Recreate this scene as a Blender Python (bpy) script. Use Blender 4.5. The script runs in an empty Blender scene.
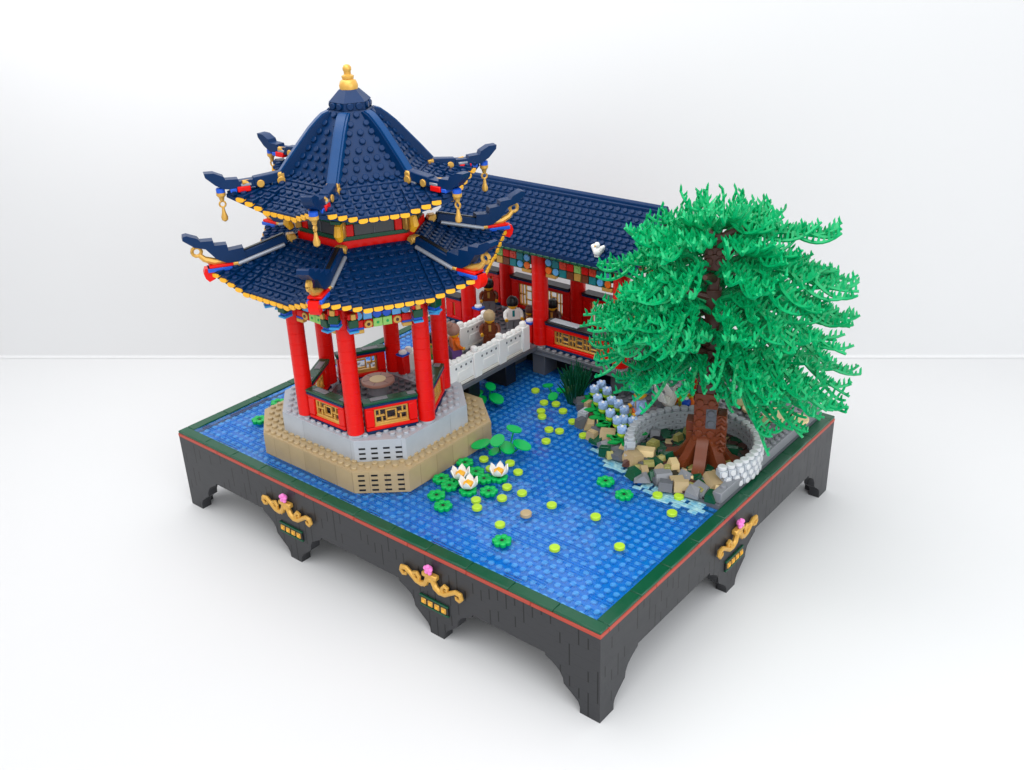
import bpy, math, random
from math import sin, cos, tan, pi, radians, sqrt, atan2, hypot
from mathutils import Vector, Matrix
random.seed(7)
U = 0.008                                   # one brick stud in metres; everything below is written in studs
scene = bpy.context.scene
col = scene.collection
world = bpy.data.worlds.new("World"); scene.world = world; world.use_nodes = True

# ------------------------------------------------------------------ materials
def nd(nt, t, x=0, y=0):
    n = nt.nodes.new(t); n.location = (x, y); return n
def srgb(r, g, b):
    f = lambda c: (c/255/12.92) if c/255 <= .04045 else ((c/255+.055)/1.055)**2.4
    return (f(r), f(g), f(b), 1)
def plastic(name, c, rough=.3, metal=0, var=.10, spec=.34, scale=420):
    m = bpy.data.materials.new(name); m.use_nodes = True; nt = m.node_tree; b = nt.nodes['Principled BSDF']
    tc = nd(nt, 'ShaderNodeTexCoord'); n = nd(nt, 'ShaderNodeTexNoise'); n.inputs['Scale'].default_value = scale*.25; n.inputs['Detail'].default_value = 3
    nt.links.new(tc.outputs['Object'], n.inputs['Vector'])
    mx = nd(nt, 'ShaderNodeMix'); mx.data_type = 'RGBA'
    mx.inputs['A'].default_value = tuple(x*(1-var) for x in c[:3])+(1,); mx.inputs['B'].default_value = tuple(min(1, x*(1+var)) for x in c[:3])+(1,)
    nt.links.new(n.outputs['Fac'], mx.inputs['Factor']); nt.links.new(mx.outputs['Result'], b.inputs['Base Color'])
    r = nd(nt, 'ShaderNodeMapRange'); r.inputs['To Min'].default_value = max(.05, rough-.07); r.inputs['To Max'].default_value = rough+.1
    nt.links.new(n.outputs['Fac'], r.inputs['Value']); nt.links.new(r.outputs['Result'], b.inputs['Roughness'])
    b.inputs['Metallic'].default_value = metal; b.inputs['Specular IOR Level'].default_value = spec
    return m
def bricked(name, c, line, bw, bh, axes='xz', rough=.35, off=.5, mortar=.03, spec=.4):
    """plastic with the fine seams between its bricks"""
    m = plastic(name, c, rough, spec=spec); nt = m.node_tree; b = nt.nodes['Principled BSDF']
    tc = nd(nt, 'ShaderNodeTexCoord'); sp = nd(nt, 'ShaderNodeSeparateXYZ'); cb = nd(nt, 'ShaderNodeCombineXYZ')
    nt.links.new(tc.outputs['Object'], sp.inputs[0])
    idx = {'x': 0, 'y': 1, 'z': 2}
    ad = nd(nt, 'ShaderNodeMath'); ad.operation = 'ADD'      # 's' = x + y: works on both side directions
    nt.links.new(sp.outputs[0], ad.inputs[0]); nt.links.new(sp.outputs[1], ad.inputs[1])
    for k in (0, 1): nt.links.new(ad.outputs[0] if axes[k] == 's' else sp.outputs[idx[axes[k]]], cb.inputs[k])
    br = nd(nt, 'ShaderNodeTexBrick'); br.inputs['Scale'].default_value = 1/U
    br.inputs['Brick Width'].default_value = bw; br.inputs['Row Height'].default_value = bh; br.inputs['Mortar Size'].default_value = mortar
    br.inputs['Mortar Smooth'].default_value = .1; br.offset = off; br.squash = 1
    br.inputs['Color1'].default_value = (1, 1, 1, 1); br.inputs['Color2'].default_value = (.86, .86, .86, 1); br.inputs['Mortar'].default_value = line
    nt.links.new(cb.outputs[0], br.inputs['Vector'])
    old = b.inputs['Base Color'].links[0].from_socket
    mu = nd(nt, 'ShaderNodeMix'); mu.data_type = 'RGBA'; mu.blend_type = 'MULTIPLY'; mu.inputs['Factor'].default_value = 1
    nt.links.new(old, mu.inputs['A']); nt.links.new(br.outputs['Color'], mu.inputs['B']); nt.links.new(mu.outputs['Result'], b.inputs['Base Color'])
    bp = nd(nt, 'ShaderNodeBump'); bp.inputs['Strength'].default_value = .5; bp.inputs['Distance'].default_value = .0006; bp.invert = True
    nt.links.new(br.outputs['Fac'], bp.inputs['Height']); nt.links.new(bp.outputs['Normal'], b.inputs['Normal'])
    return m
M = {
 'navy': plastic('navy plastic', srgb(0, 41, 84), .34, spec=.22),
 'ridge_blue': plastic('blue ridge plastic', srgb(0, 60, 112), .3, spec=.28),
 'red': bricked('red plastic', srgb(222, 14, 8), (.55, .55, .55, 1), 30, 1.2, 'xz', .3, spec=.28),
 'redp': plastic('plain red plastic', srgb(226, 14, 6), .32, spec=.26),
 'coral': plastic('coral plastic', srgb(228, 70, 45), .3),
 'dred': plastic('dark red plastic', srgb(150, 22, 14), .3),
 'gold': plastic('pearl gold plastic', srgb(212, 164, 78), .3, .3),
 'yellow': plastic('warm yellow plastic', srgb(245, 180, 40), .3),
 'tan': plastic('tan plastic', srgb(180, 158, 120), .34),
 'ltan': plastic('light tan plastic', srgb(226, 200, 148), .34),
 'tanb': bricked('tan brick plastic', srgb(180, 158, 120), (.72, .68, .62, 1), 2, 9, 'sz', .34),
 'lgray': plastic('light grey plastic', srgb(176, 182, 190), .32),
 'lgrayb': bricked('light grey brick plastic', srgb(176, 182, 190), (.75, .75, .75, 1), 6, 9, 'sz', .32),
 'gray': plastic('mid grey plastic', srgb(128, 130, 136), .34),
 'dgray': plastic('dark grey plastic', srgb(94, 97, 104), .34),
 'flatsilver': plastic('silver grey plastic', srgb(150, 155, 165), .28, .3),
 'black': plastic('black plastic', srgb(22, 23, 26), .3),
 'apron': plastic('charcoal plastic', srgb(50, 51, 54), .38, spec=.32),
 'dgreen': plastic('dark green plastic', srgb(14, 78, 52), .22),
 'green': plastic('bright green plastic', srgb(0, 176, 84), .3),
 'leaf': plastic('foliage green plastic', srgb(0, 172, 104), .32, var=.12),
 'pad': plastic('pad green plastic', srgb(0, 160, 72), .3),
 'lime': plastic('lime plastic', srgb(176, 214, 52), .3),
 'ltgreen': plastic('yellowish green plastic', srgb(160, 214, 110), .3),
 'olive': plastic('olive plastic', srgb(152, 148, 84), .36),
 'azure': plastic('azure plastic', srgb(60, 160, 220), .3),
 'ltblue': plastic('light blue plastic', srgb(104, 176, 232), .3),
 'blue': plastic('blue plastic', srgb(28, 86, 200), .28),
 'teal': plastic('teal plastic', srgb(20, 128, 136), .3),
 'orange': plastic('orange plastic', srgb(242, 112, 26), .3),
 'amber': plastic('amber plastic', srgb(255, 186, 60), .35),
 'rim_red': plastic('dull red orange plastic', srgb(174, 66, 50), .36),
 'palegray': plastic('pale grey plastic', srgb(208, 210, 213), .32),
 'pink': plastic('pink plastic', srgb(240, 130, 206), .3),
 'lav': plastic('lavender plastic', srgb(130, 90, 170), .3),
 'white': plastic('white plastic', srgb(240, 240, 238), .3, var=.03),
 'bone': plastic('off white plastic', srgb(222, 220, 212), .34),
 'brown': plastic('reddish brown plastic', srgb(116, 56, 30), .28),
 'dbrown': plastic('dark brown plastic', srgb(84, 52, 46), .3),
 'dust': plastic('dusty brown plastic', srgb(164, 122, 108), .34),
 'skin': plastic('yellow figure plastic', srgb(240, 178, 40), .3),
 'paleblue': plastic('pale blue plastic', srgb(160, 190, 232), .3),
 'stud_glint_blue': plastic('pond stud blue with painted glint', srgb(124, 204, 252), .4),  # paler than the bed: bright stud-to-tile contact painted into the colour
 'bed_blue': plastic('pond bed blue', srgb(0, 142, 226), .4),
 'window': plastic('smoked panel plastic', srgb(70, 72, 74), .15),
}
def upright_seams(m):
    nt = m.node_tree; b = nt.nodes['Principled BSDF']; L_ = nt.links.new
    tc = nd(nt, 'ShaderNodeTexCoord'); sp = nd(nt, 'ShaderNodeSeparateXYZ'); L_(tc.outputs['Object'], sp.inputs[0])
    def mth(op, x, y=None):
        n = nd(nt, 'ShaderNodeMath'); n.operation = op
        for i, v in enumerate((x, y)):
            if v is None: continue
            if isinstance(v, (int, float)): n.inputs[i].default_value = v
            else: L_(v, n.inputs[i])
        return n.outputs[0]
    def white(x, y):
        c = nd(nt, 'ShaderNodeCombineXYZ'); L_(x, c.inputs[0])
        if y is not None: L_(y, c.inputs[1])
        w = nd(nt, 'ShaderNodeTexWhiteNoise'); w.noise_dimensions = '2D'; L_(c.outputs[0], w.inputs['Vector']); return w.outputs['Value']
    sx = mth('MULTIPLY', mth('ADD', sp.outputs[0], sp.outputs[1]), 1/(.8*U)); ci = mth('ROUND', sx)
    line = mth('LESS_THAN', mth('ABSOLUTE', mth('SUBTRACT', sx, ci)), .075)
    zz = mth('ADD', mth('MULTIPLY', sp.outputs[2], 1/(.96*U)), mth('MULTIPLY', white(ci, None), 3)); ri = mth('FLOOR', zz)
    on = mth('GREATER_THAN', white(ci, ri), .6); fz = mth('SUBTRACT', zz, ri)
    hl = mth('LESS_THAN', fz, .05); hon = mth('MULTIPLY', hl, .25)
    fac = mth('MAXIMUM', mth('MULTIPLY', line, on), hon)
    old = b.inputs['Base Color'].links[0].from_socket; mx = nd(nt, 'ShaderNodeMix'); mx.data_type = 'RGBA'
    L_(fac, mx.inputs['Factor']); L_(old, mx.inputs['A']); mx.inputs['B'].default_value = (.006, .006, .007, 1); L_(mx.outputs['Result'], b.inputs['Base Color'])
upright_seams(M['apron'])
def water_mat():
    m = bpy.data.materials.new('transparent blue tiles'); m.use_nodes = True; nt = m.node_tree
    nt.nodes.clear(); out = nd(nt, 'ShaderNodeOutputMaterial'); tr = nd(nt, 'ShaderNodeBsdfTransparent'); gl = nd(nt, 'ShaderNodeBsdfGlossy')
    df = nd(nt, 'ShaderNodeBsdfDiffuse'); df.inputs['Color'].default_value = srgb(24, 150, 238)
    tr.inputs['Color'].default_value = (.74, .88, 1, 1); gl.inputs['Roughness'].default_value = .09; gl.inputs['Color'].default_value = (.95, .97, 1, 1)
    tc = nd(nt, 'ShaderNodeTexCoord'); n = nd(nt, 'ShaderNodeTexNoise'); n.inputs['Scale'].default_value = 60; n.inputs['Detail'].default_value = 4
    nt.links.new(tc.outputs['Object'], n.inputs['Vector'])
    bp = nd(nt, 'ShaderNodeBump'); bp.inputs['Strength'].default_value = .12; bp.inputs['Distance'].default_value = .001
    nt.links.new(n.outputs['Fac'], bp.inputs['Height']); nt.links.new(bp.outputs['Normal'], gl.inputs['Normal'])
    fr = nd(nt, 'ShaderNodeFresnel'); fr.inputs['IOR'].default_value = 1.5
    m1 = nd(nt, 'ShaderNodeMixShader'); m1.inputs[0].default_value = .16
    nt.links.new(tr.outputs[0], m1.inputs[1]); nt.links.new(df.outputs[0], m1.inputs[2])
    m2 = nd(nt, 'ShaderNodeMixShader'); nt.links.new(fr.outputs[0], m2.inputs[0]); nt.links.new(m1.outputs[0], m2.inputs[1]); nt.links.new(gl.outputs[0], m2.inputs[2])
    nt.links.new(m2.outputs[0], out.inputs[0]); return m
M['water'] = water_mat()
def foam_mat():
    m = plastic('foam tiles', srgb(150, 205, 216), .2, var=.05); nt = m.node_tree; b = nt.nodes['Principled BSDF']
    tc = nd(nt, 'ShaderNodeTexCoord'); n = nd(nt, 'ShaderNodeTexNoise'); n.inputs['Scale'].default_value = 260; n.inputs['Detail'].default_value = 6
    nt.links.new(tc.outputs['Object'], n.inputs['Vector'])
    cr = nd(nt, 'ShaderNodeValToRGB'); e = cr.color_ramp.elements
    e[0].position = .35; e[0].color = srgb(104, 170, 200); e[1].position = .7; e[1].color = srgb(176, 214, 214)
    nt.links.new(n.outputs['Fac'], cr.inputs[0]); nt.links.new(cr.outputs[0], b.inputs['Base Color']); return m
M['foam'] = foam_mat()
def paper_mat():
    m = bpy.data.materials.new('white studio sheet'); m.use_nodes = True; nt = m.node_tree; b = nt.nodes['Principled BSDF']
    b.inputs['Roughness'].default_value = .55; b.inputs['Specular IOR Level'].default_value = .25
    tc = nd(nt, 'ShaderNodeTexCoord'); n = nd(nt, 'ShaderNodeTexNoise'); n.inputs['Scale'].default_value = 3; n.inputs['Detail'].default_value = 5
    nt.links.new(tc.outputs['Object'], n.inputs['Vector'])
    mx = nd(nt, 'ShaderNodeMix'); mx.data_type = 'RGBA'; mx.inputs['A'].default_value = (.68, .684, .69, 1); mx.inputs['B'].default_value = (.71, .713, .718, 1)
    nt.links.new(n.outputs['Fac'], mx.inputs['Factor']); nt.links.new(mx.outputs['Result'], b.inputs['Base Color']); return m
M['paper'] = paper_mat()

# ------------------------------------------------------------------ mesh builder
class MB:
    def __init__(s): s.v = []; s.f = []; s.mi = []; s.ms = []; s.M = Matrix.Identity(4); s.st = []
    def push(s, m): s.st.append(s.M); s.M = s.M @ m; return s
    def pop(s): s.M = s.st.pop()
    def mat(s, m):
        if m not in s.ms: s.ms.append(m)
        return s.ms.index(m)
    def add(s, vs, fs, m):
        n = len(s.v); k = s.mat(m); T = s.M
        s.v += [T @ Vector(p) for p in vs]
        for f in fs: s.f.append([i+n for i in f]); s.mi.append(k)
    def box(s, c, d, m, ch=.05, R=None):
        hx, hy, hz = d[0]/2, d[1]/2, d[2]/2; ch = min(ch, hx*.6, hy*.6, hz*.6)
        vs = []; ix = {}
        for sx in (-1, 1):
            for sy in (-1, 1):
                for sz in (-1, 1):
                    for a in range(3):
                        p = [sx*(hx-(ch if a != 0 else 0)), sy*(hy-(ch if a != 1 else 0)), sz*(hz-(ch if a != 2 else 0))]
                        ix[(sx, sy, sz, a)] = len(vs); vs.append(Vector(p))
        fs = []
        def face(keys, nrm):
            idx = [ix[k] for k in keys]; a, b, c_ = vs[idx[0]], vs[idx[1]], vs[idx[2]]
            if (b-a).cross(c_-b).dot(nrm) < 0: idx.reverse()
            fs.append(idx)
        for a in range(3):
            o = [i for i in range(3) if i != a]
            for sg in (-1, 1):
                ks = []
                for u, w in ((-1, -1), (1, -1), (1, 1), (-1, 1)):
                    k = [0, 0, 0]; k[a] = sg; k[o[0]] = u; k[o[1]] = w; ks.append((*k, a))
                n = Vector((0, 0, 0)); n[a] = sg; face(ks, n)
            for u in (-1, 1):
                for w in (-1, 1):
                    k1 = [0, 0, 0]; k1[o[0]] = u; k1[o[1]] = w; k2 = list(k1); k1[a] = -1; k2[a] = 1
                    n = Vector((0, 0, 0)); n[o[0]] = u; n[o[1]] = w
                    face([(*k1, o[0]), (*k2, o[0]), (*k2, o[1]), (*k1, o[1])], n)
        for sx in (-1, 1):
            for sy in (-1, 1):
                for sz in (-1, 1): face([(sx, sy, sz, 0), (sx, sy, sz, 1), (sx, sy, sz, 2)], Vector((sx, sy, sz)))
        T = Matrix.Translation(c) @ (R.to_4x4() if R is not None else Matrix.Identity(4))
        s.push(T); s.add(vs, fs, m); s.pop()
    def bx(s, x0, x1, y0, y1, z0, z1, m, ch=.05): s.box(((x0+x1)/2, (y0+y1)/2, (z0+z1)/2), (x1-x0, y1-y0, z1-z0), m, ch)
    def lathe(s, c, prof, m, n=16, R=None, arc=None):
        vs = []; fs = []; k = len(prof)
        for i in range(n):
            a = 2*pi*i/n
            for r, z in prof: vs.append((r*cos(a), r*sin(a), z))
        for i in range(n):
            j = (i+1) % n
            for q in range(k-1): fs.append([i*k+q, j*k+q, j*k+q+1, i*k+q+1])
        fs.append([i*k+k-1 for i in range(n)]); fs.append([i*k for i in reversed(range(n))])
        T = Matrix.Translation(c) @ (R.to_4x4() if R is not None else Matrix.Identity(4))
        s.push(T); s.add(vs, fs, m); s.pop()
    def cyl(s, p0, p1, r0, r1, m, n=12, ch=.04):
        p0 = Vector(p0); p1 = Vector(p1); L = (p1-p0).length
        R = (p1-p0).to_track_quat('Z', 'Y').to_matrix(); ch = min(ch, r0*.5+1e-4, r1*.5+1e-4, L*.4)
        s.lathe(p0, [(r0-ch, 0), (r0, ch), (r1, L-ch), (r1-ch, L)], m, n, R)
    def stud(s, p, m, nrm=None, r=.25, h=.2, n=10):
        R = Vector(nrm).to_track_quat('Z', 'Y').to_matrix() if nrm is not None else None
        s.lathe(p, [(r, -.02), (r, h-.05), (r-.05, h)], m, n, R)
    def studs(s, xs, ys, z, m, ok=None):
        for x in xs:
            for y in ys:
                if ok is None or ok(x, y): s.stud((x, y, z), m)
    def prism(s, poly, h0, h1, m, ax='z', ch=0):
        """poly in the two axes other than ax, extruded along ax from h0 to h1"""
        ar = sum(poly[i][0]*poly[(i+1) % len(poly)][1]-poly[(i+1) % len(poly)][0]*poly[i][1] for i in range(len(poly)))
        if ar < 0: poly = poly[::-1]
        mp = {'z': lambda a, b, h: (a, b, h), 'y': lambda a, b, h: (a, h, b), 'x': lambda a, b, h: (h, a, b)}[ax]
        n = len(poly); flip = ax == 'y'
        lev = [h0, h1]
        vs = [mp(a, b, h0) for a, b in poly]+[mp(a, b, h1) for a, b in poly]
        fs = [list(reversed(range(n))), list(range(n, 2*n))]+[[i, (i+1) % n, (i+1) % n+n, i+n] for i in range(n)]
        if flip: fs = [f[::-1] for f in fs]
        s.add(vs, fs, m)
    def tube(s, pts, rs, m, n=6, cap=True):
        pts = [Vector(p) for p in pts]; k = len(pts)
        if not isinstance(rs, (list, tuple)): rs = [rs]*k
        vs = []; fs = []; up = Vector((0, 0, 1)); prev = None
        for i, p in enumerate(pts):
            t = (pts[min(i+1, k-1)]-pts[max(i-1, 0)]).normalized()
            if prev is None: a = t.cross(up if abs(t.z) < .9 else Vector((1, 0, 0))).normalized()
            else: a = (prev-t*prev.dot(t)).normalized()
            prev = a; b = t.cross(a)
            for j in range(n):
                w = 2*pi*j/n; vs.append(p+(a*cos(w)+b*sin(w))*rs[i])
        for i in range(k-1):
            for j in range(n): fs.append([i*n+j, i*n+(j+1) % n, (i+1)*n+(j+1) % n, (i+1)*n+j])
        if cap: fs.append(list(reversed(range(n)))); fs.append([(k-1)*n+j for j in range(n)])
        s.add(vs, fs, m)
    def ball(s, c, r, m, n=12, k=7, sc=(1, 1, 1)):
        prof = [(max(1e-3, r*sin(pi*i/(k-1))), -r*cos(pi*i/(k-1))) for i in range(k)]
        T = Matrix.Translation(c) @ Matrix.Diagonal((*sc, 1)); s.push(T); s.lathe((0, 0, 0), prof, m, n); s.pop()
    def build(s, name, parent=None, base=(0, 0, 0), smooth=True, ang=38):
        me = bpy.data.meshes.new(name); b = Vector(base)
        me.from_pydata([tuple((v-b)*U) for v in s.v], [], s.f); me.update()
        for m in s.ms: me.materials.append(M[m])
        me.polygons.foreach_set('material_index', s.mi)
        if smooth:
            me.polygons.foreach_set('use_smooth', [True]*len(me.polygons)); me.set_sharp_from_angle(angle=radians(ang))
        o = bpy.data.objects.new(name, me); col.objects.link(o)
        if parent is not None:
            o.parent = parent
            # parent chain may have its own offset: local coordinates are relative to the parent
            pw = parent_world(parent); o.location = b*U-pw
        else: o.location = b*U
        WORLD[o.name] = b*U
        return o
WORLD = {}
def parent_world(p): return WORLD.get(p.name, Vector((0, 0, 0)))
def tag(o, label=None, cat=None, group=None, kind=None):
    if label: o['label'] = label
    if cat: o['category'] = cat
    if group: o['group'] = group
    if kind: o['kind'] = kind
    return o
def thing(name, base, label, cat, group=None):
    e = bpy.data.objects.new(name, None); col.objects.link(e); e.empty_display_size = .01
    e.location = Vector(base)*U; WORLD[e.name] = Vector(base)*U
    return tag(e, label, cat, group)
def copy_tree(o, parent=None):
    c = o.copy(); col.objects.link(c)
    if parent is not None: c.parent = parent
    for ch in [x for x in col.objects if x.parent == o]: copy_tree(ch, c)
    return c
RZ = lambda a: Matrix.Rotation(a, 4, 'Z')
T3 = lambda x, y, z: Matrix.Translation((x, y, z))

# ------------------------------------------------------------------ camera
cam = bpy.data.cameras.new('camera'); co = bpy.data.objects.new('camera', cam); col.objects.link(co); scene.camera = co
CP = Vector((78.2962, -44.4247, 44.8155)); yaw, pit, rol, fpx = 2.26821129, -.455348420, -.0355472850, 1017.08906
F = Vector((cos(pit)*cos(yaw), cos(pit)*sin(yaw), sin(pit))); R0 = Vector((sin(yaw), -cos(yaw), 0)); U0 = R0.cross(F)
Rr = R0*cos(rol)+U0*sin(rol); Uu = -R0*sin(rol)+U0*cos(rol)
co.matrix_world = Matrix(((Rr.x, Uu.x, -F.x, CP.x*U), (Rr.y, Uu.y, -F.y, CP.y*U), (Rr.z, Uu.z, -F.z, CP.z*U), (0, 0, 0, 1)))
cam.sensor_width = 36; cam.lens = fpx/1024*36; cam.clip_start = .01; cam.clip_end = 100
def un(u, v, z=0.):                       # a point of the photo laid on the level z
    d = F+Rr*((u-512)/fpx)-Uu*((v-385)/fpx); t = (z-CP.z)/d.z; p = CP+d*t
    return p.x, p.y

ZB = -8.04                                 # table level
# ------------------------------------------------------------------ setting: white sweep
m = MB(); m.bx(-400, 400, -400, 400, ZB-1, ZB, 'paper', 0)
tag(m.build('tabletop', base=(0, 0, ZB)), kind='structure')
m = MB(); wd = Vector((.818, .575, 0)); wn = Vector((-.575, .818, 0)); w0 = Vector((4.1, 44.3, 0))
prof = [(-.2, ZB+.03), (0, ZB+.05)]+[(.3*sin(a), ZB+.05+.3*(1-cos(a))) for a in [i*pi/2/8 for i in range(1, 9)]]+[(.3, 62)]
vs = []; fs = []
for t in (-420, 420):
    for a, z in prof: q = w0+wd*t+wn*a; vs.append((q.x, q.y, z))
    for a, z in reversed(prof): q = w0+wd*t+wn*(a+1.2); vs.append((q.x, q.y, z))
n = len(prof)*2
for i in range(n): fs.append([i, (i+1) % n, (i+1) % n+n, i+n])
m.add(vs, fs, 'paper'); tag(m.build('backdrop', base=(4.1, 44.3, ZB)), kind='structure')

# ------------------------------------------------------------------ display stand
L, D = 48., 38.
stand = thing('display_stand', (24, 19, ZB), 'charcoal brick display stand on bracket feet with green rim and gold scroll ornaments', 'display stand')
leg = [(1.72, ZB), (1.72, -7.5), (1.88, -7.08), (2.45, -6.6), (3.12, -6.1), (3.2, -5.6), (3.5, -5.1), (4.1, -4.65), (4.72, -4.35), (4.78, -4.12)]
mid = [(.72, ZB), (.76, -7.55), (.98, -7.15), (1.6, -6.65), (2.25, -6.1), (2.32, -5.6), (2.55, -5.15), (3.15, -4.75), (3.8, -4.4), (3.86, -4.14)]
def apron(length, mids, trim):
    p = [(trim, -.6), (trim, ZB)]+[(a, z) for a, z in leg]
    for c in mids: p += [(c-a, z) for a, z in reversed(mid)]+[(c+a, z) for a, z in mid]
    p += [(length-a, z) for a, z in reversed(leg)]+[(length-trim, ZB), (length-trim, -.6)]
    return p
def panel(fn):
    m = MB(); fn(m); return m.build('apron_panel', stand, (24, 19, ZB))
panel(lambda m: m.prism(apron(L, (15.5, 32.5), 0), 0, 1, 'apron', 'y'))
panel(lambda m: m.prism(apron(L, (15.5, 32.5), 0), D-1, D, 'apron', 'y'))
panel(lambda m: m.prism(apron(D, (19,), 1), L-1, L-.001, 'apron', 'x'))
panel(lambda m: m.prism(apron(D, (19,), 1), 0.001, 1, 'apron', 'x'))
m = MB(); m.bx(1, L-1, 1, D-1, -1.6, -1.0, 'black'); m.build('underside_board', stand, (24, 19, ZB))
def ring(name, x0, x1, y0, y1, w, z0, z1, mt, seam):
    m = MB()
    def run(a0, a1, f):
        k = max(1, round((a1-a0)/seam)); q = (a1-a0)/k
        for i in range(k): f(a0+q*i+.012, a0+q*(i+1)-.012)
    run(x0, x1, lambda a, b: m.bx(a, b, y0, y0+w, z0, z1, mt, .05)); run(x0, x1, lambda a, b: m.bx(a, b, y1-w, y1, z0, z1, mt, .05))
    run(y0+w, y1-w, lambda a, b: m.bx(x0, x0+w, a, b, z0, z1, mt, .05)); run(y0+w, y1-w, lambda a, b: m.bx(x1-w, x1, a, b, z0, z1, mt, .05))
    return m.build(name, stand, (24, 19, ZB))
ring('rim_trim', -.04, L+.04, -.04, D+.04, 1.04, -.598, -.25, 'rim_red', 6)
ring('rim', 0, L, 0, D, 1, -.248, 0, 'dgreen', 4)
def ornament(base, ang):
    """gold scroll with a pink bud; local x along the panel, -y out of it"""
    X = T3(*base) @ RZ(ang)
    m = MB(); m.push(X)
    def mirror(pts, rr):
        for sx in (-1, 1): m.tube([(sx*a, -.28, z) for a, z in pts], rr, 'gold', 8)
    mirror([(.25, -2.0), (.3, -2.5), (.5, -2.95), (.95, -3.2), (1.5, -3.15), (2.1, -2.75), (2.6, -2.45), (3.05, -2.5), (3.15, -2.85), (2.95, -3.1), (2.65, -3.02), (2.6, -2.8)], [.2, .24, .25, .24, .22, .2, .2, .2, .18, .17, .15, .12])
    mirror([(1.25, -3.1), (1.2, -2.7), (1.45, -2.4), (1.75, -2.5), (1.72, -2.75), (1.5, -2.75)], [.16, .17, .17, .16, .14, .11])
    mirror([(.75, -3.1), (.72, -3.4)], [.15, .05])
    m.box((0, -.25, -2.05), (1.5, .5, .42), 'gold', .08); m.box((0, -.3, -2.35), (.55, .5, .4), 'gold', .08)
    m.pop(); sc = m.build('scroll_ornament', stand, base)
    m = MB(); m.push(X); c = (0, -.34, -1.42); m.ball(c, .3, 'pink')
    for k in range(5): a = k*2*pi/5+.3; m.ball((cos(a)*.27, -.45, -1.42+sin(a)*.27), .19, 'pink', 8, 5)
    m.pop(); m.build('flower_bud', sc, base)
    m = MB(); m.push(X); m.box((0, -.06, -4.98), (3.0, .16, .62), 'black', .02)
    for z in (-4.55, -5.42): m.box((0, -.09, z), (3.0, .2, .16), 'dgreen', .03)
    for k in range(4): m.box((-1.05+.7*k, -.16, -4.98), (.5, .14, .5), 'gold', .04); m.box((-1.05+.7*k, -.25, -4.98), (.3, .06, .24), 'yellow', .02)
    m.pop(); m.build('plaque', stand, base)
for b, a in (((15.5, -.001, 0), 0), ((32.5, -.001, 0), 0), ((48.001, 19.07, 0), pi/2)): ornament(b, a)

# ------------------------------------------------------------------ pond
SH = [(47, 17.9), (45.2, 17.9), (43, 17.7), (41, 18.0), (39, 18.8), (36.9, 19.7), (35, 21.0), (33.2, 22.3), (31.8, 23.9), (30.4, 25.6), (29.4, 27.5), (28.8, 29.4)]   # shore line
def inland(x, y):
    pts = SH+[(28.6, 38), (47.2, 38), (47.2, 17.3)]; ins = False; j = len(pts)-1
    for i in range(len(pts)):
        xi, yi = pts[i]; xj, yj = pts[j]
        if (yi > y) != (yj > y) and x < (xj-xi)*(y-yi)/(yj-yi)+xi: ins = not ins
        j = i
    return ins
m = MB(); m.bx(1, L-1, 1, D-1, -.98, -.66, 'bed_blue', 0)
for i in range(57):
    for j in range(45):
        x, y = 1.4+.8*i, 1.4+.8*j
        if inland(x, y) or (9 < x < 23.5 and 4 < y < 17) or (9 < x < 33 and y > 30): continue
        m.stud((x, y, -.66), 'stud_glint_blue', None, .25, .2, 8)
tag(m.build('pond_bed', base=(24, 19, -.98)), kind='structure')
m = MB(); y = 1.
rows = []
while y < D-1-.01:
    x = 1.
    while x < L-1-.01:
        w = .8*random.choice((1, 2, 2, 2, 4)); w = min(w, L-1-x)
        if not inland(x+w/2, y+.4) or not inland(x, y):
            g = .025; z1 = -.1+random.uniform(-.012, .012); tx = random.uniform(-.016, .016); ty = random.uniform(-.016, .016); c = .035
            a0, a1, b0, b1 = x+g, x+w-g, y+g, y+.8-g
            P = lambda px, py, dz: (px, py, z1+dz+tx*(px-x-w/2)/w*2+ty*(py-y-.4)*2)
            vs = [P(a0, b0, -.3), P(a1, b0, -.3), P(a1, b1, -.3), P(a0, b1, -.3), P(a0, b0, -c), P(a1, b0, -c), P(a1, b1, -c), P(a0, b1, -c), P(a0+c, b0+c, 0), P(a1-c, b0+c, 0), P(a1-c, b1-c, 0), P(a0+c, b1-c, 0)]
            fs = [[8, 9, 10, 11]]+[[i, (i+1) % 4, (i+1) % 4+4, i+4] for i in range(4)]+[[i+4, (i+1) % 4+4, (i+1) % 4+8, i+8] for i in range(4)]
            if w > 1.5 and random.random() < .4:          # some tiles are grilles of three bars
                for q_ in (.02, .285, .55):
                    b2, b3 = b0+q_, b0+q_+.19
                    vs = [P(a0, b2, -.12), P(a1, b2, -.12), P(a1, b3, -.12), P(a0, b3, -.12), P(a0, b2, -c), P(a1, b2, -c), P(a1, b3, -c), P(a0, b3, -c), P(a0+c, b2+c, 0), P(a1-c, b2+c, 0), P(a1-c, b3-c, 0), P(a0+c, b3-c, 0)]
                    m.add(vs, fs, 'water')
            else: m.add(vs, fs, 'water')
        x += w
    y += .8
tag(m.build('water', base=(24, 19, -.4), smooth=False), kind='structure')
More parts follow.
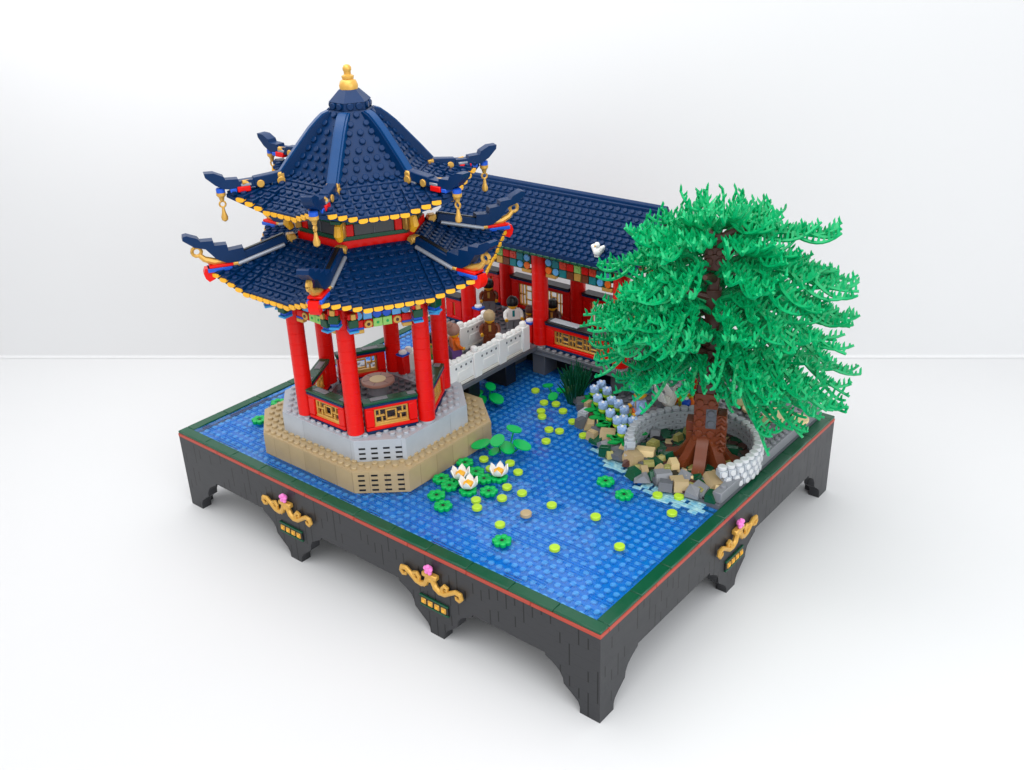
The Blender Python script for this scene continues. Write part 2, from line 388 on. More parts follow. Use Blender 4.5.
# shore foam tiles
m = MB()
for i in range(len(SH)-3):
    (x0, y0), (x1, y1) = SH[i], SH[i+1]; L_ = hypot(x1-x0, y1-y0); k = max(1, int(L_*1.6))
    for q in range(k):
        t = (q+.5)/k; px, py = x0+(x1-x0)*t, y0+(y1-y0)*t; nx, ny = (y1-y0)/L_, -(x1-x0)/L_
        if py > 17.2 and px > 46: continue
        for o in (0.0, .45, .9, 1.35):
            if random.random() < (0, .1, .3, .65)[int(o/.45+.1)]: continue
            m.box((round((px-nx*o)*2)/2, round((py-ny*o)*2)/2-.1, -.09+random.uniform(0, .03)-o*.01), (random.choice((.75, .75, 1.55)), .42, .12), 'foam', .03, Matrix.Rotation(random.uniform(-.15, .15), 3, 'Z'))
tag(m.build('shore_foam', base=(40, 19, -.1)), kind='structure')
# land under rocks, tree and figures
m = MB(); pts = SH+[(28.6, 37), (47, 37)]; m.prism(pts, -.95, .25, 'dgray'); 
for x in [29.5+.8*i for i in range(22)]:
    for y in [17.5+.8*j for j in range(24)]:
        if inland(x+.2, y-.3) and inland(x-.2, y-.3) and not (x > 44 and y > 27): m.stud((x, y, .25), random.choice(('dgray', 'dgray', 'dgray', 'black')))
rg = random.Random(21)
for i in range(190):
    x, y = rg.uniform(29.5, 46), rg.uniform(17.8, 29)
    if not inland(x, y-.7) or not inland(x-.6, y): continue
    m.box((x, y, .27+rg.uniform(0, .12)), (rg.choice((.8, .8, 1.6)), .8, rg.uniform(.3, .75)), rg.choice(('dgray', 'dgreen', 'dgray', 'dbrown', 'gray', 'dgreen', 'tan', 'olive')), .05, Matrix.Rotation(rg.choice((0, 0, .5, -.6, .8)), 3, 'Z'))
tag(m.build('ground', base=(38, 27, -.95)), kind='structure')
m = MB(); m.bx(46.2, 47, 18.2, 37, .26, 1.2, 'gray'); m.bx(33.2, 46.19, 29.8, 37, .26, 1.198, 'gray', 0.02); m.bx(44.6, 46.19, 27.2, 29.79, .26, 1.197, 'gray', .02)
m.studs([33.8+.8*i for i in range(17)], [30.3+.8*j for j in range(9)], 1.2, 'gray'); m.studs([46.6], [19.2+.8*j for j in range(14)], 1.2, 'gray', lambda x, y: hypot(x-41.5, y-23.3) > 6.1); m.studs([45.1, 45.9], [27.7+.8*j for j in range(3)], 1.2, 'gray')
tag(m.build('terrace', base=(41, 33, .26)), kind='structure')

# ------------------------------------------------------------------ hexagonal pavilion
PC = (17.0, 9.88, -.1); PX, PY = PC[0], PC[1]
pav = thing('pavilion', PC, 'hexagonal red pavilion with two tiered navy roofs and gold finial standing in the pond', 'pavilion')
def pbuild(m, name, parent=pav): return m.build(name, parent, PC)
def octa(x0, x1, y0, y1, c, d): return [(x0+c, y0), (x1-c, y0), (x1, y0+d), (x1, y1-d), (x1-c, y1), (x0+c, y1), (x0, y1-d), (x0, y0+d)]
def inpoly(poly, x, y, e=0):
    for i in range(len(poly)):
        (ax, ay), (bx_, by) = poly[i], poly[(i+1) % len(poly)]; l = hypot(bx_-ax, by-ay)
        if ((bx_-ax)*(y-ay)-(by-ay)*(x-ax))/l < e: return False
    return True
def tier(name, poly, z0, z1, mt, side, hole, label):
    m = MB(); m.prism(poly, z0, z1-.12, side)
    cx = sum(p[0] for p in poly)/8; cy = sum(p[1] for p in poly)/8
    top = [(cx+(a-cx)*.997, cy+(b-cy)*.997) for a, b in poly]; m.prism(top, z1-.119, z1, mt)
    x0 = poly[7][0]; y0 = poly[0][1]
    for i in range(28):
        for j in range(28):
            x, y = x0+.45+.8*i, y0+.42+.8*j
            if inpoly(poly, x, y, .36) and not (hole and inpoly(hole, x, y, .1)): m.stud((x, y, z1), mt)
    # drain slots on the chamfered corners
    for i in (1, 3, 7):
        (ax, ay), (bx_, by) = poly[i], poly[(i+1) % 8]; ang = atan2(by-ay, bx_-ax); l = hypot(bx_-ax, by-ay)
        for k in range(4):
            t = (k+.62)/4.24*l; c = (ax+cos(ang)*t, ay+sin(ang)*t)
            for q in range(4 if z0 < 1 else 3): m.box((c[0], c[1], z0+.3+q*.46), (.55, .05, .17), 'black', .01, Matrix.Rotation(ang, 3, 'Z'))
    o = pbuild(m, name); o['label'] = label; return o
tanp = octa(6.55, 25.2, 2.35, 18.8, 3.55, 2.95); grayp = octa(8.4, 23.9, 3.6, 17.1, 3.2, 2.9)
tier('base_tier', tanp, -.09, 2, 'tan', 'tanb', grayp, 'tan lower base tier')
tier('base_tier', grayp, 2.001, 4, 'lgray', 'lgrayb', None, 'light grey upper base tier')
hexp = lambda r, off=0: [(PX+r*cos(radians(60*k+off)), PY+r*sin(radians(60*k+off))) for k in range(6)]
m = MB(); m.prism(hexp(5.2), 4.001, 4.22, 'dgray')
for i in range(-7, 8):
    for j in range(-7, 8):
        if inpoly(hexp(5.2), PX+.8*i, PY+.8*j, .4): m.stud((PX+.8*i, PY+.8*j, 4.22), 'dgray')
pbuild(m, 'floor')
CR = 6.2
for k in range(6):
    c = (PX+CR*cos(radians(60*k)), PY+CR*sin(radians(60*k)))
    m = MB(); z = 4.25; m.lathe((c[0], c[1], 4.02), [(.62, 0), (.62, .4)], 'lgray', 16)
    while z < 16.2: m.lathe((c[0], c[1], z), [(.69, 0), (.715, .025), (.715, .935), (.69, .96)], 'redp', 24); z += .96
    # small round clips on the shaft
    pbuild(m, 'column')
def wallframe(k): return T3(PX, PY, 0) @ RZ(radians(60*k+30)) @ T3(CR*cos(pi/6), 0, 0)        # +x outward, y along wall
LATT = [(-1.18, 0, .16, 1.3), (1.18, 0, .16, 1.3), (-.42, 0, .15, .75), (.42, 0, .15, .75)]
def lattice(m, hw, z0, z1, mt='gold', x=0.):
    """gold fret: outer frame, centre square, broken side bars"""
    zc = (z0+z1)/2; h = z1-z0; t = .13
    for z in (z0+.08, z1-.08): m.box((x, 0, z), (.3, 2*hw, .2), mt, .03)
    m.box((x, 0, z0-.08), (.36, 2*hw+.1, .14), mt, .02)
    for s in (-1, 1):
        m.box((x, s*(hw-.08), zc), (.28, .16, h), mt, .03)
        m.box((x, s*.42, zc), (.26, t, h*.62), mt, .03)
        m.box((x, s*hw*.68, zc+h*.22), (.26, t, h*.5), mt, .03); m.box((x, s*hw*.55, zc-h*.28), (.26, t, h*.4), mt, .03)
        m.box((x, s*(hw*.68), zc), (.24, hw*.6, t), mt, .03)
        m.box((x, 0, zc+s*h*.27), (.24, .84, t), mt, .03)
for k in (0, 2, 3, 4, 5):
    X = wallframe(k)
    m = MB(); m.push(X); m.box((0, 0, 4.14), (1.0, 4.5, .22), 'navy', .04)
    m.box((0, 0, 4.4), (.8, 4.45, .3), 'redp', .05); m.box((0, 0, 6.32), (.8, 4.45, .26), 'redp', .05)
    for s in (-1, 1): m.box((0, s*1.86, 5.4), (.8, .74, 1.6), 'redp', .06)
    m.pop(); w = pbuild(m, 'low_wall')
    m = MB(); m.push(X); lattice(m, 1.46, 4.66, 6.18, 'gold', .08); m.pop(); pbuild(m, 'lattice', w)
    m = MB(); m.push(X); m.box((0, 0, 6.56), (.95, 4.6, .2), 'navy', .04); m.box((-.05, 0, 6.79), (1.0, 4.7, .24), 'dgreen', .04)
    m.box((-.1, -.9, 6.93), (.55, 1.5, .05), 'gray', .02); m.box((-.1, 1.9, 6.93), (.55, .7, .05), 'gray', .02)
    m.pop(); pbuild(m, 'coping', w)
X = wallframe(1)
for s in (-1, 1):
    m = MB(); m.push(X); m.box((.2, s*2.0, 5.0), (.9, .8, 1.9), 'redp', .05); m.box((.2, s*2.0, 6.05), (1.0, .9, .2), 'blue', .04); m.lathe((.2, s*2.0, 6.15), [(.38, 0), (.38, .2), (.3, .26)], 'white', 14)
    m.pop(); pbuild(m, 'gate_post')
# painted frieze between the column heads
for k in range(6):
    X = wallframe(k); m = MB(); m.push(X)
    m.box((-.1, 0, 15.0), (.5, 4.5, 1.1), 'dred', .05)
    m.box((-.1, 0, 13.95), (.42, 3.9, 1.0), 'dgreen', .05)
    for i, (mt, rd) in enumerate((('ltblue', 1), ('ltblue', 0), ('blue', 1), ('blue', 1), ('ltblue', 0), ('ltblue', 1))):
        y = -1.98+i*.79
        if rd: m.cyl((.1, y, 14.62), (.3, y, 14.62), .37, .37, mt, 16)
        else: m.box((.2, y, 14.62), (.2, .72, .72), mt, .04)
    for i, mt in enumerate(('redp', 'gold', 'ltgreen', 'ltgreen', 'gold', 'redp')):
        y = -1.98+i*.79
        m.box((.2, y, 13.86), (.2, .76, .72), mt if mt != 'gold' else 'redp', .04)
        if mt == 'gold':
            m.cyl((.3, y, 13.86), (.42, y, 13.86), .34, .34, 'gold', 14); m.cyl((.42, y, 13.86), (.47, y, 13.86), .14, .14, 'dbrown', 10)
        if mt == 'ltgreen': m.cyl((.3, y, 13.86), (.34, y, 13.86), .12, .12, 'green', 8)
    for s in (-1, 1): m.box((.12, s*1.98, 13.3), (.5, .8, .34), 'gold', .05); m.box((.12, s*1.98, 13.55), (.46, .8, .18), 'blue', .03)
    m.pop(); pbuild(m, 'frieze')
def bracket(ang, dr, dt, tilt, up=0):
    m = MB(); m.push(T3(PX, PY, 0) @ RZ(radians(ang)) @ T3(CR+dr, dt, up) @ RZ(tilt))
    m.box((.2, 0, 15.15), (.9, .85, .5), 'redp', .05); m.box((.45, 0, 14.55), (.6, .8, .7), 'dgreen', .06)
    m.box((.2, 0, 14.1), (.75, .72, .3), 'blue', .04); m.box((.3, 0, 13.86), (.9, .8, .2), 'azure', .04); m.box((.75, 0, 15.2), (.3, .4, .5), 'gold', .05)
    m.pop(); pbuild(m, 'bracket')
for k in range(6):
    for s in (-1, 1): bracket(60*k, .55, s*.85, s*.55)
    bracket(60*k, 1.55, 0, 0, .75)

PX, PY = 17.28, 10.03            # the roofs sit a touch off the column ring
class RoofFace:
    def __init__(s, ap0, z0, ap1, z1, lift, ext, cave=.1): s.a0, s.z0, s.a1, s.z1, s.lift, s.ext, s.cave = ap0, z0, ap1, z1, lift, ext, cave
    def P(s, t, q):
        w = max(0., (abs(q)-.28)/.72)**1.35
        a = s.a0+(s.a1-s.a0)*t+s.ext*w*t*t
        g = t+s.cave*sin(pi*t)
        return Vector((a, q*a*tan(pi/6), s.z0-(s.z0-s.z1)*g+s.lift*w*t**1.5))
    def dz(s, t, q):                     # wings climb in whole plate steps
        l = s.lift*max(0., (abs(q)-.28)/.72)**1.35*t**1.5; return round(l/.27)*.27-l
    def N(s, t, q):
        e = .01; dt_ = s.P(t+e, q)-s.P(t-e, q); dq = s.P(t, q+e)-s.P(t, q-e); n = dt_.cross(dq).normalized()
        return n if n.z > 0 else -n
def roof(m, rf, nrow, step, mt, nq=18, thick=.3):
    for k in range(6):
        m.push(T3(PX, PY, 0) @ RZ(radians(60*k+30)))
        vs = []; fs = []; W = nq+1
        for o in (-.1, -thick-.1):
            for i in range(nrow+1):
                for j in range(W): p = rf.P(i/nrow*.995, -1+2*j/nq); vs.append((p.x, p.y, p.z+o))
        b0 = (nrow+1)*W
        for i in range(nrow):
            for j in range(nq):
                fs.append([i*W+j, (i+1)*W+j, (i+1)*W+j+1, i*W+j+1]); fs.append([b0+i*W+j, b0+i*W+j+1, b0+(i+1)*W+j+1, b0+(i+1)*W+j])
        for j in range(nq): fs.append([nrow*W+j, b0+nrow*W+j, b0+nrow*W+j+1, nrow*W+j+1])
        m.add(vs, fs, mt)
        for i in range(nrow):
            t0, t1 = i/nrow, (i+1)/nrow; w0, w1 = rf.P(t0, 1).y, rf.P(t1, 1).y; c = int((w1+.35)/.8)
            for j in range(-c, c+1):
                y = j*.8; ya, yb = y-.392, y+.392
                q = max(-1, min(1, y/w1)); pin, pout = rf.P(t0, max(-1, min(1, y/w0))), rf.P(t1, q)
                zq = rf.dz(t1, q); zi, zo = pin.z+.02+zq*.6, pout.z+step+zq
                ci = lambda yy, w: max(-w, min(w, yy))
                tp = [(pin.x, ci(ya, w0), zi), (pin.x, ci(yb, w0), zi), (pout.x, ci(yb, w1), zo), (pout.x, ci(ya, w1), zo)]
                if tp[2][1]-tp[3][1] < .12: continue
                lo = [(x_, y_, z_-.3) for x_, y_, z_ in tp]; ch = .04
                up2 = [(tp[0][0], tp[0][1], zi), (tp[1][0], tp[1][1], zi), (tp[2][0]-ch, tp[2][1]-ch, zo), (tp[3][0]-ch, tp[3][1]+ch, zo)]; mid_ = [tp[0], tp[1], (tp[2][0], tp[2][1], zo-ch), (tp[3][0], tp[3][1], zo-ch)]
                m.add(up2+mid_+lo, [[3, 2, 1, 0], [2, 3, 7, 6], [1, 2, 6, 5], [3, 0, 4, 7], [7, 11, 10, 6], [5, 6, 10, 9], [7, 4, 8, 11]], mt)
                if abs(y) < (w0+w1)/2-.42:
                    n = Vector((-(zo-zi), 0, pout.x-pin.x)).normalized(); m.stud(((pin.x+pout.x)/2, y, (zi+zo)/2), mt, n, .245, .19, 8)
        m.pop()
def eave_tiles(m, rf, step, mt, drop=.42):
    for k in range(6):
        m.push(T3(PX, PY, 0) @ RZ(radians(60*k+30)))
        hw = rf.P(1, 1).y-.4; c = int(hw/.8)
        for j in range(-c, c+1):
            y = j*.8; q = y/(rf.a1*tan(pi/6)); q = max(-.97, min(.97, q)); p = rf.P(1, q); q = max(-.97, min(.97, y/(p.x*tan(pi/6)))); p = rf.P(1, q); p.z += rf.dz(1, q)
            d = rf.P(1, q+.02)-rf.P(1, q-.02); a = atan2(d.y, d.x)-pi/2
            m.push(T3(p.x+.02, p.y, p.z-drop+step) @ RZ(a))
            m.prism([(-.34, .16), (.34, .16), (.36, -.04), (.25, -.13), (0, -.16), (-.25, -.13), (-.36, -.04)], -.45, .1, mt, 'x'); m.pop()
        m.pop()
# lower roof
lr = RoofFace(4.7, 20.0, 10.4, 17.1, 1.35, .5, .07)
m = MB(); roof(m, lr, 7, .2, 'navy'); low = pbuild(m, 'lower_roof')
m = MB(); eave_tiles(m, lr, .2, 'yellow', .36); pbuild(m, 'eave_tiles', low)
m = MB(); m.prism(hexp(7.3), 16.3, 16.5, 'dred'); pbuild(m, 'soffit', low)
finL = [(9.6, 18.75), (9.75, 19.95), (10.9, 19.85), (10.95, 20.35), (11.9, 20.4), (11.95, 20.8), (12.9, 20.85), (13.05, 21.1), (13.85, 21.45), (14.15, 21.4), (14.2, 21.1), (13.4, 20.45), (12.6, 20.2), (11.9, 19.3), (11.2, 18.9)]
def ringpts(cx, cz, r, n=10): return [(cx+r*cos(2*pi*i/n), 0, cz+r*sin(2*pi*i/n)) for i in range(n+1)]
for k in range(6):
    X = T3(PX, PY, 0) @ RZ(radians(60*k))
    m = MB(); m.push(X)
    a0, z0, a1, z1 = 6.3, 20.0, 10.1, 18.95; an = atan2(z1-z0, a1-a0); Ry = Matrix.Rotation(-an, 3, 'Y')
    m.box(((a0+a1)/2, 0, (z0+z1)/2+.12), (hypot(a1-a0, z1-z0), .75, .8), 'navy', .05, Ry)
    m.box(((a0+a1)/2, 0, (z0+z1)/2+.56), (hypot(a1-a0, z1-z0)-.4, .34, .12), 'black', .02, Ry)
    for s in (-1, 1): m.cyl((a0+.2, s*.5, z0-.25), (a1+.2, s*.5, z1-.25), .17, .17, 'flatsilver', 10)
    m.box((9.75, 0, 18.75), (.7, .95, .5), 'gray', .08)
    m.prism(finL, -.45, .45, 'navy', 'y')
    m.box((11.6, 0, 18.72), (1.9, 1.1, .22), 'redp', .04); m.box((11.75, 0, 18.45), (1.9, 1.2, .3), 'blue', .04); m.box((10.4, 0, 18.7), (.6, 1.15, .34), 'gold', .05)
    if k != 3: m.prism([(12.2, 18.6), (12.9, 18.6), (13.05, 18.2), (12.95, 17.8), (12.7, 17.5), (12.2, 17.7)], -.4, .4, 'redp', 'y')
    m.pop(); h = pbuild(m, 'hip_ridge', low)
    m = MB(); m.push(X)
    m.tube([(10.6, 0, 18.95), (11.4, 0, 18.98), (12.1, 0, 19.0), (12.8, 0, 19.3), (13.15, 0, 19.7)], [.26, .3, .3, .25, .2], 'gold', 8)
    m.tube(ringpts(13.28, 19.98, .36), .15, 'gold', 6, False); m.pop(); pbuild(m, 'gold_hook', low)
    m = MB(); m.push(X); m.box((5.9, 0, 20.2), (.7, .8, .5), 'gold', .1); m.cyl((5.8, -.45, 20.1), (5.8, .45, 20.1), .32, .32, 'gold', 12)
    m.pop(); pbuild(m, 'ridge_clip', low)
# clerestory band
m = MB(); m.prism(hexp(5.3), 19.7, 20.55, 'redp'); m.prism(hexp(5.15), 20.55, 20.85, 'dgreen'); m.prism(hexp(4.75), 20.78, 22.9, 'dred')
for k in range(6):
    m.push(T3(PX, PY, 0) @ RZ(radians(60*k+30)) @ T3(4.75*cos(pi/6), 0, 0))
    m.box((.12, 0, 21.3), (.2, 3.2, .95), 'window', .03); m.box((.2, 0, 21.3), (.16, .08, .95), 'dgray', .01)
    for s in (-1, 1): m.box((.14, s*1.95, 21.3), (.26, .62, .95), 'redp', .05)
    m.box((.14, 0, 21.95), (.4, 4.4, .3), 'dgreen', .04)
    m.pop()
pbuild(m, 'clerestory')
for k in range(6):
    m = MB(); m.push(T3(PX, PY, 0) @ RZ(radians(60*k)))
    m.box((5.2, 0, 21.5), (.5, .6, 1.3), 'gold', .08); m.tube([(5.45, 0, 22.3), (5.9, 0, 21.9), (6.0, 0, 21.3), (5.75, 0, 20.85)], [.2, .32, .38, .25], 'yellow', 8)
    m.box((5.8, 0, 22.4), (1.3, .8, .3), 'dgreen', .05)
    m.pop(); pbuild(m, 'corner_bracket')
# upper roof skirt
ur = RoofFace(4.6, 25.25, 8.0, 23.2, 1.15, 1.0, .05)
m = MB(); roof(m, ur, 5, .18, 'navy'); upp = pbuild(m, 'upper_roof')
m = MB(); eave_tiles(m, ur, .18, 'yellow', .36); pbuild(m, 'eave_tiles', upp)
m = MB(); m.prism(hexp(6.6), 22.75, 22.9, 'dred'); pbuild(m, 'soffit', upp)
finU = [(8.35, 24.6), (8.4, 25.15), (9.5, 25.1), (9.55, 25.3), (10.5, 25.35), (10.6, 25.6), (11.3, 25.95), (12.0, 25.98), (11.95, 25.65), (11.3, 25.0), (10.7, 24.65), (9.6, 24.45)]
for k in range(6):
    X = T3(PX, PY, 0) @ RZ(radians(60*k)) @ T3(-.2, 0, (.22, .4, .3, .55, .05, -.05)[k] if k != 1 else -.35)
    m = MB(); m.push(X)
    m.box((7.3, 0, 25.0), (2.2, .8, .75), 'navy', .06, Matrix.Rotation(.1, 3, 'Y')); m.box((6.6, 0, 24.65), (.9, .8, .3), 'flatsilver', .05)
    m.prism(finU, -.42, .42, 'navy', 'y'); m.box((9.2, 0, 24.5), (1.0, 1.1, .42), 'redp', .05); m.box((9.0, 0, 24.82), (.8, 1.0, .2), 'flatsilver', .03); m.box((10.0, 0, 24.45), (.5, .95, .3), 'blue', .04)
    m.pop(); pbuild(m, 'hip_ridge', upp)
    m = MB(); m.push(X); m.box((6.25, 0, 25.2), (.6, .95, .5), 'gold', .1); m.cyl((6.3, -.55, 24.8), (6.3, .55, 24.8), .33, .33, 'gold', 12)
    m.tube([(7.9, 0, 24.75), (8.3, 0, 24.85), (9.3, .42, 25.0)], [.32, .26, .18], 'gold', 8); m.cyl((7.9, -.5, 24.75), (7.9, .5, 24.75), .3, .3, 'gold', 12)
    m.pop(); pbuild(m, 'gold_clip', upp)
    m = MB(); m.push(X); m.lathe((10.95, 0, 24.35), [(.34, 0), (.34, .3), (.26, .36)], 'blue', 14); m.lathe((10.95, 0, 23.6), [(.16, .1), (.22, .35), (.36, .5), (.36, .74)], 'gold', 14)
    m.tube(ringpts(10.95, 23.42, .24), .08, 'gold', 6, False); m.lathe((10.95, 0, 21.95), [(.1, .1), (.24, .22), (.27, .45), (.16, .8), (.09, 1.25)], 'gold', 10)
    m.pop(); pbuild(m, 'tassel', upp)
# steep crown roof
cr = RoofFace(4.45, 25.2, 1.75, 30.0, 0, 0, 0)
m = MB()
for k in range(6):
    m.push(T3(PX, PY, 0) @ RZ(radians(60*k+30)))
    vs = []
    for d in (0, -.35):
        for a, z in ((4.95, 25.05), (1.5, 29.75)):
            for s in (-1, 1): vs.append((a+d, s*(a+d)*tan(pi/6), z))
    m.add(vs, [[0, 1, 3, 2], [4, 6, 7, 5]], 'navy')
    for i in range(8):
        t = (i+.5)/8; a = 4.95+(1.5-4.95)*t; z = 25.05+(29.75-25.05)*t; hw = a*tan(pi/6)-.62; c = max(0, int(hw*2/.76)); 
        for j in range(c+1):
            y = (-hw+2*hw*j/c) if c else 0
            if hw > 0: m.stud((a, y, z), 'navy', (4.7, 0, 3.45), .25, .2, 10)
    m.pop()
crown = pbuild(m, 'crown_roof', pav)
for k in range(6):
    m = MB(); m.push(T3(PX, PY, 0) @ RZ(radians(60*k)))
    top = [(6.25, 25.2), (5.25, 26.4), (4.2, 27.6), (3.4, 28.5), (2.75, 29.1), (2.25, 29.5), (1.75, 29.68)]; bot = [(1.4, 29.5), (2.2, 28.8), (3.4, 27.1), (4.6, 25.6), (5.3, 24.9)]
    m.prism(top+bot, -.46, .46, 'ridge_blue' if k in (5,) else 'navy', 'y'); m.prism([(a+.1, z+.06) for a, z in top]+[(a-.05, z-.1) for a, z in reversed(top)], -.3, .3, 'ridge_blue', 'y')
    m.pop(); pbuild(m, 'crown_ridge', crown)
m = MB(); m.prism(hexp(1.62), 29.5, 30.35, 'navy')
for k in range(6):
    for s in (-.35, .35):
        m.push(T3(PX, PY, 0) @ RZ(radians(60*k+30)) @ T3(1.62*cos(pi/6), s, 30.08)); m.stud((0, 0, 0), 'navy', (1, 0, 0), .27, .18); m.pop()
ps = [(PX+r*cos(radians(60*k)), PY+r*sin(radians(60*k)), z) for r, z in ((1.68, 30.36), (.8, 31.2)) for k in range(6)]
m.add(ps, [[k, (k+1) % 6, (k+1) % 6+6, k+6] for k in range(6)]+[list(range(6, 12)), [5, 4, 3, 2, 1, 0]], 'navy')
m.build('roof_cap', crown, PC)
m = MB(); m.lathe((PX, PY, 31.05), [(.5, 0), (.7, .1), (.74, .42), (.62, .75), (.4, .9), (.46, .94), (.48, 1.02), (.48, 1.14), (.36, 1.18), (.27, 1.24), (.28, 1.45), (.34, 1.55), (.34, 1.75), (.22, 1.92), (.08, 1.97)], 'gold', 24)
pbuild(m, 'finial')
# stone table inside
TB = (17.4, 9.9, 4.22)
t = thing('stone_table', TB, 'round dusty brown table on grey pedestal inside the red pavilion', 'table')
m = MB(); m.box((TB[0], TB[1], 4.75), (1.6, 1.6, .6), 'dgray', .08); m.lathe((TB[0], TB[1], 5.05), [(.9, 0), (.9, .9), (1.2, 1.0)], 'gray', 16); m.build('pedestal', t, TB)
m = MB(); m.lathe((TB[0], TB[1], 6.06), [(1.4, 0), (1.48, .05), (1.48, .22), (1.42, .28)], 'dust', 32); m.lathe((TB[0], TB[1], 6.34), [(.72, 0), (.72, .03)], 'ltan', 24)
for k in range(6): a = k*pi/3; m.box((TB[0]+cos(a)*1.02, TB[1]+sin(a)*1.02, 6.345), (.58, .04, .02), 'dbrown', 0, Matrix.Rotation(a, 3, 'Z'))
m.build('tabletop', t, TB)

# ------------------------------------------------------------------ bridge
BB = (17.3, 23, 3.2)
br = thing('bridge', BB, 'short grey deck bridge with white carved railings linking pavilion and gallery', 'bridge')
m = MB(); m.bx(14.3, 20.15, 16.6, 29.2, 2.75, 3.2, 'dgray'); m.studs([15.3+.8*i for i in range(5)], [17.5+.8*j for j in range(15)], 3.2, 'dgray'); m.build('deck', br, BB)
for yy in (20.5, 26.0):
    m = MB(); m.bx(15.2, 19.2, yy-.8, yy+.8, -.09, 2.74, 'black'); m.build('pier', br, BB)
for x in (14.6, 19.6):
    m = MB(); y0, y1 = 16.6, 27.6; n = 3; w = (y1-y0)/n
    m.bx(x-.35, x+.35, y0, y1, 3.21, 3.5, 'bone', .05)
    for i in range(n):
        a = y0+i*w+.5; b = y0+(i+1)*w-.5
        m.bx(x-.26, x+.26, a, b, 3.52, 5.3, 'white', .05)
        for sx in (-1, 1):
            m.bx(x+sx*.25-.08, x+sx*.25+.08, a+.45, b-.45, 3.8, 4.6, 'white', .07); m.bx(x+sx*.27-.05, x+sx*.27+.05, a+.9, b-.9, 4.0, 4.4, 'bone', .04)
        m.bx(x-.38, x+.38, a-.2, b+.2, 5.32, 5.62, 'white', .08)
        for q in range(4): yy = a+.3+q*(b-a-.6)/3; m.ball((x, yy, 5.72), .3, 'white', 10, 5, (1, 1.3, .8)); m.cyl((x-.3, yy, 5.05), (x+.3, yy, 5.05), .13, .13, 'dgray', 8)
    r = m.build('railing', br, BB)
    for i in range(n+1):
        yy = y0+i*w
        m = MB(); m.bx(x-.46, x+.46, yy-.55, yy+.55, 3.2, 5.8, 'white', .07); m.lathe((x, yy, 5.81), [(.3, 0), (.35, .05), (.35, .3), (.28, .42), (.15, .48)], 'white', 14); m.build('post', r, BB)

# ------------------------------------------------------------------ gallery
GB = (18.5, 33.5, -.1); GX0, GX1 = 7.2, 31.4
ga = thing('covered_gallery', GB, 'long red covered walkway with navy gabled roof along the rear edge of the pond', 'gallery')
gb = lambda m, n, p=ga: m.build(n, p, GB)
m = MB(); m.bx(GX0+.5, GX1-.5, 31.6, 36.8, -.09, 2.2, 'black'); m.bx(GX0, GX1, 29.2, 37, 2.202, 2.55, 'gray'); m.bx(GX0, GX1, 29.1, 37, 2.552, 2.9, 'dgray')
for x in (10.4, 16, 20, 24.8, 29.6): m.bx(x-.8, x+.8, 29.5, 31.59, -.09, 2.2, 'dgray')
m.studs([GX0+.5+.8*i for i in range(30)], [29.4], 2.9, 'gray'); m.studs([GX0+.5+.8*i for i in range(30)], [31.2+.8*j for j in range(6)], 2.9, 'dgray')
gb(m, 'plinth')
cols = [(10.4, 30.0), (20.0, 30.0), (29.6, 30.0), (10.4, 36.4), (20.0, 36.4), (29.6, 36.4)]
for x, y in cols:
    m = MB(); z = 3.2; m.lathe((x, y, 2.9), [(.7, 0), (.7, .3)], 'lgray', 14)
    while z < 13.2: m.lathe((x, y, z), [(.78, 0), (.8, .025), (.8, .935), (.78, .96)], 'redp', 20); z += .96
    gb(m, 'column')
def gwall(x0, x1, y, top, bench):
    xc = (x0+x1)/2; w = x1-x0
    m = MB(); m.box((xc, y, 3.1), (w, .9, .3), 'navy', .04); m.box((xc, y, 3.4), (w-.05, .7, .3), 'redp', .04); m.box((xc, y, top-.25), (w-.05, .7, .4), 'redp', .04)
    for x in (x0+.5, x1-.5): m.box((x, y, (3.55+top-.45)/2), (.95, .7, top-.45-3.55), 'redp', .05)
    o = gb(m, 'low_wall')
    m = MB(); z0, z1 = 3.6, top-.46; h = z1-z0; k = max(2, round((w-2)/.85)); q = (w-2)/k
    for z in (z0+.07, z1-.07): m.box((xc, y, z), (w-2, .3, .16), 'gold', .03)
    for i in range(k+1): m.box((x0+1+q*i, y, (z0+z1)/2), (.12, .26, h-.2), 'gold', .02)
    for i in range(k):
        xx = x0+1+q*(i+.5)
        for f in ((.3, .7) if i % 2 else (.5,)): m.box((xx, y, z0+h*f), (q-.1, .24, .11), 'gold', .02)
        if i % 2 == 0:
            for f in (-.25, .25): m.box((xx, y, z0+h*(.5+f)), (.11, .24, h*.5-.1), 'gold', .02)
    gb(m, 'lattice', o)
    m = MB(); m.box((xc, y+(.1 if bench else 0), top+.07), (w, 1.1, .22), 'navy', .03); m.box((xc, y+(.1 if bench else 0), top+.28), (w, 1.25, .18), 'black', .03)
    if bench: m.box((xc-1.8, y+.2, top+.42), (w*.42, .9, .1), 'lgray', .03)
    gb(m, 'coping', o)
gwall(20.85, 28.75, 30.0, 5.55, True); gwall(GX0+.1, 9.55, 30.0, 5.55, True); 
for a, b in ((GX0+.1, 9.55), (11.25, 19.15), (20.85, 28.75)): gwall(a, b, 36.4, 6.6, False)
# end stub with blue cap and white disc by the bridge opening
for x in (11.7, 18.6):
    m = MB(); m.box((x, 30, 4.0), (.9, .8, 2.1), 'redp', .05); m.box((x, 30, 5.15), (1.05, .95, .22), 'blue', .04); m.lathe((x, 30, 5.26), [(.4, 0), (.4, .16), (.32, .22)], 'white', 14); gb(m, 'gate_post')
